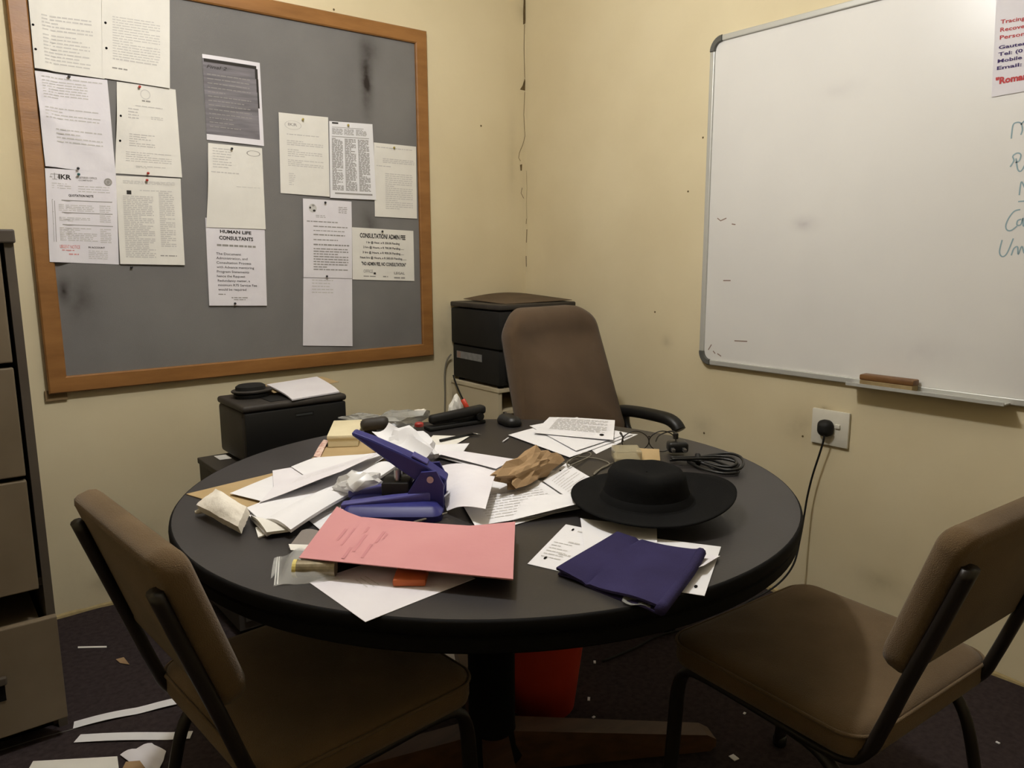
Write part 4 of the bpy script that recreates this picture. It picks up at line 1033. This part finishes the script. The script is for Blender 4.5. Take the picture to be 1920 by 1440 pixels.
# white crushed papers behind the punch
q = (-1.4971, -1.3730, 0.7400)
tag(obj('crushed_paper', crumple(q[0], q[1], .745, .17, .085, .085, A1 - .75, 12, 3, 16, .3), M_PAPER, None, autos=22), 'crushed white paper behind the blue punch handle', 'paper')
s = paper('loose_sheet', 'white sheet corner standing up behind the tip of the punch handle', [(-1.5233, -1.2127, 0.8000), (-1.4683, -1.2055, 0.8150), (-1.5506, -1.5493, 0.8250), (-1.5890, -1.5036, 0.7900)], M_PAPER, lambda u, v: -.012 * math.sin(math.pi * u), nu=8, group=PG)
q = (-1.7304, -1.5435, 0.7400)
tag(obj('plastic_wrap', crumple(q[0], q[1], .758, .11, .06, .045, A1 + .5, 17, 3, 16, .35), mat('milky_polythene', (226, 224, 220), .25, alpha=.75, spec=.6), None, autos=22), 'crumpled milky plastic wrap left of the blue punch', 'plastic')

# middle sheets
s = paper('loose_sheet', 'white sheet lying under the crumpled brown paper toward the hat', [(-1.4066, -1.5808, 0.7420), (-1.2358, -1.6465, 0.7420), (-1.3092, -1.8605, 0.7420), (-1.5704, -1.8645, 0.7420)], M_PAPER, None, group=PG)
s.body(31, [(.1, .9, .1, .9, 16, .3, .8)], M_INKL)
paper('loose_sheet', 'white sheet corner showing beside the crown of the hat', [(-1.2454, -1.7315, 0.7410), (-1.1609, -1.7333, 0.7410), (-1.2395, -1.8462, 0.7410), (-1.3675, -1.8363, 0.7410)], M_PAPER, group=PG)
s = paper('loose_sheet', 'white punched sheet pointing at the eyeglasses cord', [(-1.3512, -1.6938, 0.7450), (-1.2046, -1.6125, 0.7450), (-1.2766, -1.8221, 0.7450), (-1.4038, -1.8664, 0.7450)], M_PAPER, wav(.003), group=PG)
s.disc(.6, .08, .03, .02, M_DARK, 'punch_hole'); s.body(32, [(.15, .9, .15, .9, 12, .25, .7)], M_INKL)
s = paper('loose_sheet', 'white printed sheet running under the pink folder corner', [(-1.5184, -1.5625, 0.7440), (-1.3352, -1.6117, 0.7460), (-1.4193, -1.8874, 0.7460), (-1.6389, -1.8303, 0.7440)], M_PAPER, wav(.004, 3, 2), group=PG)
s.body(33, [(.15, .9, .45, .95, 10, .25, .8)], M_INKL)
paper('loose_sheet', 'white sheet with a raised rim to the left of the hat brim', [(-1.4541, -1.7558, 0.7480), (-1.3586, -1.8187, 0.7500), (-1.4286, -1.9031, 0.7600), (-1.5680, -1.8534, 0.7480)], M_PAPER, lambda u, v: .006 * u * v, group=PG)
paper('loose_sheet', 'lower white sheet of the fanned stack right of the crushed paper', [(-1.4220, -1.3462, 0.7460), (-1.3457, -1.3750, 0.7460), (-1.2899, -1.5341, 0.7460), (-1.3924, -1.5931, 0.7460)], M_PAPER, wav(.003, 4, 1), th=.002, group=PG)
s = paper('loose_sheet', 'upper white sheet of the fanned stack right of the crushed paper', [(-1.4246, -1.3556, 0.7540), (-1.3559, -1.3849, 0.7540), (-1.2972, -1.5306, 0.7520), (-1.3875, -1.5663, 0.7520)], M_PAPERL, wav(.003, 4, 1), group=PG)
paper('loose_sheet', 'small white sheet corner pointing to the mouse', [(-1.3799, -1.2890, 0.7560), (-1.2945, -1.3270, 0.7540), (-1.3661, -1.3972, 0.7540), (-1.4420, -1.3778, 0.7560)], M_PAPER, None, group=PG)
paper('loose_sheet', 'curled white sheet right of the blue punch, its corner rolled up', [(-1.5313, -1.5171, 0.7700), (-1.4680, -1.6741, 0.7860), (-1.6249, -1.8410, 0.7860), (-1.6327, -1.7249, 0.7460)], M_PAPERL, lambda u, v: .016 * math.sin(math.pi * u) * (1 - .6 * v) - .010 * max(0, u + v - 1.3), nu=12, nv=12, group=PG)

# crumpled brown paper
a_, b_ = Vector((-1.5005, -1.7232, 0.7400)), Vector((-1.2630, -1.6270, 0.7400))
m_ = (a_ + b_) / 2
tag(obj('brown_paper', crumple(m_.x, m_.y, .745, .30, .078, .066, math.atan2(b_.y - a_.y, b_.x - a_.x), 64, 3, 26, .5), M_KRAFT, None), 'crumpled brown kraft paper in the middle of the table', 'paper')

# back pile
paper('loose_sheet', 'narrow white sheet edge under the right of the back pile', [(-1.0335, -1.5071, 0.7410), (-0.8746, -1.4533, 0.7410), (-0.8301, -1.5074, 0.7410), (-1.0765, -1.5872, 0.7410)], M_PAPER, group=PG)
paper('loose_sheet', 'large white sheet at the bottom of the pile before the office chair', [(-1.1297, -1.2863, 0.7430), (-0.8714, -1.2449, 0.7430), (-0.8518, -1.5087, 0.7430), (-1.1597, -1.5756, 0.7430)], M_PAPER, wav(.002), group=PG)
paper('loose_sheet', 'middle white sheet of the pile before the office chair', [(-1.0171, -1.2465, 0.7460), (-0.8443, -1.2689, 0.7500), (-0.8785, -1.5027, 0.7460), (-1.1114, -1.5479, 0.7460)], M_PAPER, wav(.003, 2, 4), group=PG)
s = paper('loose_sheet', 'top printed sheet of the pile before the office chair', [(-0.9112, -1.2149, 0.7520), (-0.7898, -1.3777, 0.7540), (-0.9654, -1.5408, 0.7500), (-1.0767, -1.3345, 0.7500)], M_PAPER, wav(.003, 4, 2), group=PG)
s.body(34, [(.15, .9, .1, .75, 12, .4, .8)], M_INKL, h=.0009)
q = (-0.9787, -1.5008, 0.7520); s.disc(.85, .82, .03, .05, M_DARK, 'punch_hole')

# blue two-hole punch
pv = Vector((-1.6342, -1.6757, 0.7400))
ph = thing('hole_punch', 'heavy blue metal hole punch with a long lever handle', 'hole punch', (pv.x, pv.y, .74))
def pf(g):    # local: x to the left along the lever, y towards the corner, origin under the hinge
    M = Matrix.Translation((pv.x, pv.y, .74)) @ Matrix(((-E1.x, E2.x, 0, 0), (-E1.y, E2.y, 0, 0), (0, 0, 1, 0), (0, 0, 0, 1)))
    return xf(g, M)
obj('base', pf(warp(pillow(.20, .15, .02, [(.0, .0), (0, .012), (.012, .026), (.02, .028)], rings=3), lambda p: (p.x + .075, p.y - .015, p.z))), M_BLUE, ph, autos=40)
obj('base_ridge', pf(warp(box(.0, .175, -.040, -.014, .020, .046, .005), lambda p: (p.x, p.y - p.x * .16, .02 + (p.z - .02) * (1 - .6 * p.x / .175)))), M_BLUEL, ph, autos=40)
obj('base_ridge', pf(warp(box(.05, .175, .020, .046, .020, .056, .005), lambda p: (p.x, p.y - p.x * .10, .02 + (p.z - .02) * (1 - .6 * p.x / .175)))), M_BLUEL, ph, autos=40)
obj('die_block', pf(box(.045, .10, -.03, .035, .026, .062, .004)), M_BLACKM, ph, autos=40)
for sy in (-1, 1):
    ck = prism([(-.025, .01), (.055, .01), (.045, .045), (.018, .086), (-.012, .088), (-.026, .06)], 0, .008)
    obj('cheek', pf(xf(ck, Matrix(((1, 0, 0, 0), (0, 0, 1, sy * .034 - .004), (0, 1, 0, 0), (0, 0, 0, 1))))), M_BLUE, ph)
lev = [(-.026, .0), (.02, -.004), (.08, .002), (.15, .012), (.188, .017), (.194, .021), (.188, .025), (.15, .030), (.08, .035), (.03, .036), (-.02, .030)]
lg = xf(prism(lev, -.024, .024), Matrix(((1, 0, 0, 0), (0, 0, 1, 0), (0, 1, 0, 0), (0, 0, 0, 1))))
lg = warp(lg, lambda p: (p.x, p.y * (1.0 - 1.6 * max(0, p.x - .02)), p.z))
LEV = Matrix.Translation((0, 0, .050)) @ Matrix.Rotation(math.radians(-29), 4, 'Y')
lh = obj('lever', pf(xf(lg, LEV)), M_BLUE, ph)
bv = lh.modifiers.new('edge', 'BEVEL'); bv.width = .005; bv.segments = 2
obj('light_blue_inset', pf(xf(box(.03, .065, -.020, .014, .0365, .0400, .001), LEV)), M_BLUEL, ph)  # square inset in a lighter blue on the lever
obj('hinge_pin', pf(xf(lathe([(.007, -.042), (.007, .042)], 12), Matrix.Translation((0, 0, .072)) @ Matrix.Rotation(math.pi / 2, 4, 'X'))), M_STEEL, ph)
obj('plunger', pf(mv(lathe([(.006, .03), (.006, .085)], 10), .07, -.012, 0)), M_STEEL, ph)
obj('plunger', pf(mv(lathe([(.006, .03), (.006, .085)], 10), .07, .018, 0)), M_STEEL, ph)
obj('paper_guide', tube([(-1.7210, -1.7434, 0.7480), (-1.6430, -1.7403, 0.7480)], .0025, 6), M_STEEL, ph)

# pink folder, note beneath, rubber, coin bag
bL, bB, bR = Vector((-1.9851, -1.8592, 0.7410)), Vector((-1.9787, -2.0345, 0.7410)), Vector((-1.7709, -2.0129, 0.7410))
s = paper('note_sheet', 'white note sheet sticking out toward the camera below the pink folder', [bL + bR - bB, bR, bB, bL], M_PAPERL, None)
s.body(35, [(.25, .5, .62, .75, 3, .2, .7)], M_INKL)
s = Sheet('pink_folder', 'x', [(-1.8528, -1.6894, 0.7860), (-1.6240, -1.9331, 0.7800), (-1.7663, -2.1049, 0.7740), (-1.9862, -1.8248, 0.7760)], M_PINK, UP, lambda u, v: -.022 * math.sin(math.pi * u ** .8) * (1 - v) ** 1.5 + .008 * (1 - u) ** 6 * (1 - v) - .004 * v, 16, 10, .0012)
fld = s.o
tag(fld, 'pink card folder lying on the papers at the front of the table', 'folder')
s.ink('pencil_note', [(.11, .35, .125, .62), (.15, .3, .16, .7), (.21, .2, .222, .35), (.225, .4, .24, .8), (.20, .72, .215, .95), (.3, .25, .315, .55), (.325, .3, .335, .45), (.285, .6, .30, .9)], mat('faint_pencil', (196, 132, 136), .8), .0008, 2)
s2 = Sheet('back_cover', None, [(-1.8239, -1.6221, 0.7540), (-1.6014, -1.9032, 0.7540), (-1.7457, -2.0789, 0.7540), (-1.9657, -1.7873, 0.7540)], M_PINK, UP, lambda u, v: -.003 * math.sin(math.pi * u) * (1 - v), 12, 6, .0012, parent=fld)
s2 = Sheet('inner_pages', None, [(-1.8361, -1.6713, 0.7680), (-1.6257, -1.9180, 0.7640), (-1.7587, -2.0794, 0.7640), (-1.9611, -1.8164, 0.7640)], M_PAPERL, UP, lambda u, v: -.013 * math.sin(math.pi * u ** .8) * (1 - v) ** 1.5, 16, 8, .003, parent=fld)
q = (-1.8636, -1.9656, 0.7400)
tag(obj('rubber_eraser', mv(rz(box(-.026, .026, -.012, .05, 0, .012, .003), A1), q[0], q[1], .7415), M_ORANGE, None, autos=40), 'orange-brown rubber eraser poking out below the pink folder', 'eraser')
zb = thing('zip_bag', 'small clear zip bag at the left corner of the pink folder', 'bag', (-1.9806, -1.8284, 0.7400))
zc = [Vector((-1.9904, -1.7267, 0.7410)), Vector((-1.9201, -1.7658, 0.7410)), Vector((-1.9406, -1.8851, 0.7410)), Vector((-2.0399, -1.8324, 0.7410))]
s = Sheet('bag_film', None, zc, M_POLY, UP, lambda u, v: .030 * math.sin(math.pi * min(1, max(0, (u - .12) / .88))) ** .6 * math.sin(math.pi * v) ** .6 + .002 * math.sin(14 * u + 5 * v), 16, 12, .0006, parent=zb)
s.ink('zip_strip', [(.06, .02, .08, .98), (.10, .02, .12, .98)], mat('zip_white', (222, 222, 216), .4, alpha=.8), .0008, 2)
q = Vector((-1.9945, -1.8225, 0.7400)); e = q + E1 * .068
rl = thing('coin_roll', 'short roll with a yellow end inside the zip bag', 'roll', (q.x, q.y, .741))
obj('roll_body', tube([q + Vector((0, 0, .015)) + E1 * .002, e + Vector((0, 0, .015))], .0135, 20), mat('ribbed_foil', (150, 138, 112), .35, (116, 106, 84), 70, 3, metal=.3), rl, smooth=False)
obj('end_cap', tube([q + Vector((0, 0, .015)), q + Vector((0, 0, .015)) + E1 * .006], .0145, 20), M_YEL, rl)
q = (-1.9215, -1.7043, 0.7400)
paper('grey_sleeve', 'grey plastic sleeve behind the left corner of the pink folder', [(-1.9060, -1.6481, 0.7440), (-1.8561, -1.7099, 0.7460), (-1.8942, -1.7874, 0.7460), (-1.9586, -1.7127, 0.7440)], mat('smoke_plastic', (150, 142, 136), .35, alpha=.7), wav(.008, 7, 5), cat='plastic')
paper('label_strip', 'narrow pale strip poking out left of the pink folder', [(-1.9535, -1.7009, 0.7490), (-1.9148, -1.7423, 0.7500), (-1.9260, -1.7710, 0.7500), (-1.9615, -1.7295, 0.7490)], M_PAPERC, None, nu=3, nv=2, cat='paper')

# right front: sheets and navy cloth
s = paper('loose_sheet', 'white punched sheet at the left under the navy cloth', [(-1.4907, -1.9225, 0.7410), (-1.4534, -2.0259, 0.7410), (-1.6270, -2.1329, 0.7410), (-1.6689, -2.0215, 0.7410)], M_PAPER, None, group=PG)
s.disc(.2, .10, .022, .03, M_DARK, 'punch_hole'); s.disc(.17, .82, .022, .03, M_DARK, 'punch_hole'); s.body(36, [(.3, .5, .1, .95, 3, .1, 1), (.08, .4, .45, .85, 6, .25, .7)], M_INKL)
paper('loose_sheet', 'blank white sheet between the hat and the navy cloth', [(-1.4566, -1.9267, 0.7430), (-1.3646, -2.0400, 0.7440), (-1.4914, -2.1522, 0.7430), (-1.5999, -2.0926, 0.7430)], M_PAPER, lambda u, v: .008 * (u - .5) ** 2 * 2 * (1 - v), group=PG)
s = paper('loose_sheet', 'white punched sheet at the right under the navy cloth', [(-1.4513, -2.0239, 0.7420), (-1.3570, -2.1819, 0.7420), (-1.5397, -2.2864, 0.7420), (-1.6220, -2.1398, 0.7420)], M_PAPER, None, group=PG)
s.disc(.90, .87, .016, .028, M_DARK, 'punch_hole')
paper('folded_slip', 'folded white slip edge beside the navy cloth roll', [(-1.4281, -2.1771, 0.7440), (-1.4007, -2.2117, 0.7460), (-1.4742, -2.2345, 0.7560), (-1.5181, -2.2215, 0.7500)], M_PAPERL, None, nu=4, nv=4, cat='paper')
paper('plastic_sleeve', 'glossy clear plastic edge under the near tip of the navy cloth', [(-1.6279, -2.2055, 0.7430), (-1.6040, -2.2669, 0.7430), (-1.6375, -2.2814, 0.7430), (-1.6555, -2.2250, 0.7430)], M_POLYG, wav(.006, 8, 3), cat='plastic')
nv_ = thing('navy_cloth', 'folded navy blue cloth lying on white sheets at the front right', 'cloth', (-1.5569, -2.1603, 0.7400))
def ncl(u, v):
    return .002 + .004 * math.sin(7 * u + 2 * v) * v - .006 * math.sin(math.pi * u) * (1 - v) ** 2 + .005 * max(0, u - .9) * 8 * (1 - abs(v - .3)) - .0035 * max(0, 1 - abs(u - .27 - .04 * v) / .02)
s = Sheet('top_fold', None, [(-1.4631, -2.0310, 0.7500), (-1.4181, -2.1892, 0.7520), (-1.6401, -2.2873, 0.7510), (-1.6628, -2.0871, 0.7490)], M_NAVY, UP, ncl, 26, 14, .004, parent=nv_)
s = Sheet('under_fold', None, [(-1.4764, -2.0345, 0.7440), (-1.4272, -2.1899, 0.7440), (-1.6428, -2.2819, 0.7440), (-1.6601, -2.0880, 0.7440)], M_NAVY, UP, lambda u, v: .003 * math.sin(9 * u), 12, 8, .003, parent=nv_)
obj('rolled_edge', tube(smooth_path([(-1.4347, -2.1975, 0.7560), (-1.4872, -2.2234, 0.7540), (-1.5626, -2.2547, 0.7520), (-1.6410, -2.2862, 0.7500)], 5), .009, 10), M_NAVY, nv_, smooth=True)

# hat
hf = Vector((-1.4212, -2.0993, 0.7700))
hc = hf + E2 * .180 + E1 * (.004)
ht = thing('black_hat', 'black felt hat with a wide curled brim', 'hat', (hc.x, hc.y, .74))
def hatf(g): return [Vector((hc.x, hc.y, .74)) + E1 * p.x + E2 * p.y + Vector((0, 0, p.z)) for p in g[0]], g[1]
V, F = [], []
nr, na = 10, 72
def brim(r_, a_, top):
    ca, sa = math.cos(a_), math.sin(a_)
    ax = .086 + ((.176 if ca > 0 else .152) - .086) * r_
    ay = .098 + (.178 - .098) * r_
    z = .020 + .003 * (1 - r_) + .040 * r_ ** 2 * ca * ca * (.75 if ca > 0 else .22) + .006 * r_ ** 2 * (sa * sa)
    return Vector((ax * ca, ay * sa, z + (.0028 if top else 0)))
for top in (1, 0):
    for i in range(nr + 1):
        for k in range(na):
            V.append(brim(i / nr, 2 * math.pi * k / na, top))
O = (nr + 1) * na
for i in range(nr):
    for k in range(na):
        k2 = (k + 1) % na
        F.append((i * na + k, i * na + k2, (i + 1) * na + k2, (i + 1) * na + k))
        F.append((O + i * na + k, O + (i + 1) * na + k, O + (i + 1) * na + k2, O + i * na + k2))
for k in range(na):
    k2 = (k + 1) % na
    F.append((nr * na + k, nr * na + k2, O + nr * na + k2, O + nr * na + k))
    F.append((k, O + k, O + k2, k2))
obj('brim', hatf((V, F)), M_FELTHAT, ht, smooth=True)
crn = lathe([(.114, .0225), (.103, .0245), (.093, .029), (.087, .040), (.083, .060), (.079, .078), (.072, .088), (.058, .091), (.04, .088), (.02, .085), (.002, .084)], 56, cap=False, sx=.98, sy=1.08)
def pinch(p):
    t_ = max(0, (p.z - .04) / .05)
    f = 1 - .10 * t_ * max(0, (-p.y) / .1)
    z = p.z - .005 * t_ * math.exp(-(p.x / .022) ** 2) * (1 if p.z > .08 else .4) - .006 * t_ * max(0, p.x) / .08
    return (p.x * f, p.y, z)
obj('crown', hatf(warp(crn, pinch)), M_FELTHAT, ht, smooth=True)
bd = lathe([(.0960, .027), (.0945, .029), (.0885, .041), (.0875, .0415), (.0865, .040)], 56, cap=False, sx=.98, sy=1.08)
obj('hat_band', hatf(bd), mat('black_ribbon', (13, 13, 13), .85, spec=.12), ht, smooth=True)

# coiled cord with plug
cc_ = thing('coiled_cord', 'coiled black power cord with a pinned plug at the table back right', 'power cord', (-0.9114, -1.8187, 0.7400))
cp_ = [(1262,862,.010), (1300,858,.014), (1335,853,.018), (1368,850,.020), (1388,857,.020), (1394,868,.018), (1386,878,.014), (1360,881,.012), (1330,873,.012), (1296,862,.012), (1262,858,.010)]
loops = [
 [(-0.9981, -1.7653, 0.7480), (-0.9494, -1.7987, 0.7520), (-0.9074, -1.8229, 0.7580), (-0.8821, -1.8531, 0.7640), (-0.8864, -1.8887, 0.7640), (-0.9161, -1.9202, 0.7600), (-0.9486, -1.9315, 0.7540), (-0.9694, -1.9080, 0.7500), (-0.9684, -1.8614, 0.7500), (-0.9693, -1.8079, 0.7520), (-0.9863, -1.7587, 0.7500)],
 [(-0.9997, -1.7697, 0.7560), (-0.9482, -1.8058, 0.7560), (-0.9118, -1.8420, 0.7600), (-0.9034, -1.8779, 0.7620), (-0.9248, -1.9070, 0.7600), (-0.9468, -1.9095, 0.7540), (-0.9595, -1.8779, 0.7520), (-0.9651, -1.8271, 0.7540), (-0.9993, -1.7893, 0.7560)],
 [(-1.0265, -1.7951, 0.7620), (-0.9731, -1.8330, 0.7620), (-0.9273, -1.8614, 0.7600), (-0.9156, -1.8930, 0.7580), (-0.9213, -1.9094, 0.7520), (-0.9538, -1.9089, 0.7460), (-0.9697, -1.8781, 0.7460), (-0.9668, -1.8413, 0.7520), (-0.9812, -1.8073, 0.7580)],
 [(-0.9499, -1.7828, 0.7460), (-0.9131, -1.8197, 0.7460), (-0.9230, -1.8744, 0.7460), (-0.9449, -1.9278, 0.7460), (-0.9837, -1.9187, 0.7460), (-0.9929, -1.8648, 0.7460), (-0.9696, -1.7986, 0.7460)]]
for lpz in loops:
    obj('cord_loop', tube(smooth_path(lpz, 6), .0034, 8), M_BLACK, cc_, smooth=True)
obj('cord_tie', tube([(-0.9583, -1.8137, 0.7540), (-0.9512, -1.8196, 0.7540)], .015, 10), M_BLACKM, cc_, smooth=True)
q = Vector((-0.9194, -1.7261, 0.7400))
obj('plug', mv(rz(box(-.026, .026, -.010, .03, .006, .034, .008, 3), A1), q.x, q.y, .74), M_BLACK, cc_, autos=40)
for dx in (-.017, .012):
    obj('plug_pin', mv(rz(box(dx - .004, dx + .004, -.030, -.010, .014, .022, .001), A1), q.x, q.y, .74), M_STEEL, cc_)

# plastic box, tan card, eyeglasses, thin lead
q = Vector((-1.0689, -1.6887, 0.7400))
kb = thing('clear_case', 'small clear plastic case beside the hat crown', 'case', (q.x, q.y, .74))
obj('case_shell', mv(rz(box(-.034, .034, -.02, .05, .001, .032, .004), A1), q.x, q.y, .74), M_HALFC, kb)
obj('paper_insert', mv(rz(box(-.030, .030, -.016, .045, .002, .012, .002), A1), q.x, q.y, .74), M_BUFF, kb)
paper('tan_card', 'tan card leaning by the eyeglasses', [(-1.0078, -1.6608, 0.7600), (-0.9817, -1.7164, 0.7640), (-1.0034, -1.7393, 0.7420), (-1.0497, -1.7138, 0.7420)], M_TAN, None, nu=3, nv=3, th=.001, cat='card')
eg = Vector((-0.9672, -1.6797, 0.7400))
gl = thing('eyeglasses', 'pair of thin rimmed eyeglasses standing near the black cord', 'glasses', (eg.x, eg.y, .74))
def gf(x, y, z): return Vector((eg.x, eg.y, .74)) + E1 * x * 1.25 + E2 * y + Vector((0, 0, z * 1.3))
for cx in (-.034, .022):
    pts = [(cx + .026 * math.cos(t) * (1 + .08 * math.cos(2 * t)), .004, .026 + .021 * math.sin(t)) for t in [2 * math.pi * k / 28 for k in range(28)]]
    obj('rim', tube([gf(*p) for p in pts], .0014, 6, closed=True), M_TUBE, gl, smooth=True)
    obj('lens', ([gf(*p) for p in pts], [tuple(range(28))]), M_LENS, gl)
obj('bridge', tube([gf(-.009, .004, .034), gf(-.006, .002, .037), gf(-.003, .004, .034)], .0014, 6), M_TUBE, gl)
obj('temple', tube(smooth_path([gf(.048, .004, .036), gf(.052, .02, .040), gf(.046, .06, .036), gf(.03, .10, .02), gf(.026, .118, .004)], 4), .002, 6), M_TUBE, gl, smooth=True)
obj('temple', tube(smooth_path([gf(-.060, .004, .036), gf(-.064, .02, .040), gf(-.058, .06, .034), gf(-.05, .10, .02), gf(-.046, .118, .004)], 4), .002, 6), M_TUBE, gl, smooth=True)
obj('hinge', xf(box(-.005, .005, -.005, .007, -.008, .008, .002), Matrix.Translation(gf(.050, .006, .036))), M_TUBE, gl)
ld = obj('thin_lead', tube(smooth_path([(-1.2120, -1.5972, 0.7430), (-1.2050, -1.6168, 0.7460), (-1.1799, -1.6052, 0.7500), (-1.1451, -1.5915, 0.7480), (-1.1135, -1.5740, 0.7460), (-1.0986, -1.5823, 0.7480), (-1.1077, -1.5994, 0.7460), (-1.1381, -1.6114, 0.7440), (-1.2103, -1.6434, 0.7500), (-1.2368, -1.6550, 0.7520), (-1.2082, -1.6202, 0.7500), (-1.1492, -1.5919, 0.7460), (-1.1127, -1.6276, 0.7430), (-1.1245, -1.6819, 0.7430), (-1.1874, -1.7027, 0.7430), (-1.2184, -1.7233, 0.7430), (-1.1579, -1.6913, 0.7430), (-1.1104, -1.6810, 0.7430)], 5), .0016, 6), M_GREYC, None, smooth=True)
tag(ld, 'tangled thin grey lead between the brown paper and the clear case', 'lead')

# ------------------------------------------------------------------ under the table and on the floor
q = Vector((-1.15, -1.46, 0))
bn = thing('waste_bin', 'red plastic waste bin full of paper under the table', 'bin', (q.x, q.y, 0))
obj('bucket', mv(lathe([(.088, .0), (.09, .004), (.118, .225), (.124, .228), (.124, .240), (.118, .240), (.114, .226), (.086, .008)], 36), q.x, q.y, 0), M_RED, bn, autos=40)
for k, (dx, dy, sz, sd) in enumerate(((-.05, .0, .08, 3), (.04, -.03, .09, 4), (.02, .05, .08, 6), (-.01, -.06, .07, 9))):
    obj('rubbish', crumple(q.x + dx, q.y + dy, .175 + .01 * k, sz, sz * .8, sz, k, sd, 2), (M_PAPERC, M_PAPERL, M_BLACKM, M_PAPERC)[k], bn, autos=25)
FG = 'paper scraps on the carpet'
def strip(label, cs, m=M_PAPER, disp=None, name='paper_strip', nu=10, nv=2):
    Sheet(name, label, cs, m, UP, disp, nu, nv, .0006, 'paper', FG)
strip('torn white paper strip on the carpet nearest the wall', [(-2.1992, -0.7257, 0.0030), (-1.9492, -0.7882, 0.0030), (-1.9571, -0.8223, 0.0030), (-2.2071, -0.7590, 0.0030)], disp=lambda u, v: .004 * abs(math.sin(5 * u)))
strip('white paper strip on the carpet passing behind the chair leg', [(-2.1962, -0.8004, 0.0030), (-1.9600, -0.9767, 0.0030), (-1.9762, -1.0045, 0.0030), (-2.2167, -0.8271, 0.0030)], disp=lambda u, v: .003 * abs(math.sin(4 * u)))
strip('white sheet on the carpet at the bottom left corner of the photo', [(-2.3098, -0.8457, 0.0020), (-2.1401, -0.9589, 0.0020), (-2.1660, -1.1403, 0.0020), (-2.3703, -0.9754, 0.0020)], M_PAPERC, None, 'floor_sheet', 6, 6)
strip('torn white sheet on the carpet beside the left chair leg', [(-2.1339, -0.9595, 0.0040), (-2.0586, -0.9624, 0.0040), (-2.0408, -1.0302, 0.0060), (-2.0939, -1.1318, 0.0040)], M_PAPERL, lambda u, v: .006 * abs(math.sin(6 * u + 2 * v)), 'floor_sheet', 8, 8)
strip('brown paper corner on the floor sheet by the left chair leg', [(-2.1306, -1.0109, 0.0120), (-2.1026, -1.0282, 0.0120), (-2.0962, -1.0946, 0.0120), (-2.1520, -1.0496, 0.0120)], M_KRAFT, None, 'floor_sheet', 3, 3)
strip('thin pale thread of paper on the carpet by the filing cabinet', [(-2.1154, -0.2710, 0.0020), (-2.0416, -0.3265, 0.0020), (-2.0438, -0.3379, 0.0020), (-2.1173, -0.2826, 0.0020)], M_PAPERC)
strip('small orange-brown scrap on the carpet behind the left chair', [(-2.0379, -0.4407, 0.0040), (-2.0160, -0.4465, 0.0060), (-2.0112, -0.5008, 0.0030), (-2.0322, -0.4717, 0.0030)], M_KRAFT, None, 'paper_scrap', 2, 2)
strip('pale sheet on the carpet under the far side of the table', [(-1.2129, -0.8857, 0.0040), (-1.0777, -1.0189, 0.0040), (-1.2092, -1.1773, 0.0040), (-1.3005, -1.0755, 0.0040)], M_PAPERL, None, 'floor_sheet', 4, 4)
scr = [(1115,1242,'white scrap on the carpet just right of the red bin'), (1104,1311,'thin white scrap beside the foot of the red bin'), (1376,1421,'white square scrap on the carpet before the right chair'), (1396,1338,'tiny white scrap on the carpet below the right chair seat'), (1871,1393,'tiny white scrap on the carpet right of the rear chair leg'), (1113,1345,'tiny pale scrap at the table foot near the red bin')]
pts_ = [(-0.8807, -1.3972, 0.0010), (-1.0340, -1.5287, 0.0010), (-0.9303, -1.9430, 0.0010), (-0.7490, -1.8483, 0.0010), (-0.3504, -2.3353, 0.0010), (-1.0842, -1.5992, 0.0010)]
for (px_, py_, lb), p in zip(scr, pts_):
    r_ = random.Random(int(px_))
    w_, h_ = (.016, .007) if 'square' not in lb else (.020, .016)
    if 'tiny' in lb: w_, h_ = .009, .006
    a_ = r_.uniform(0, 3)
    g = rz(box(-w_ / 2, w_ / 2, -h_ / 2, h_ / 2, .001, .003), a_)
    tag(obj('paper_scrap', mv(g, p[0], p[1], 0), M_PAPER, None), lb, 'paper', FG)
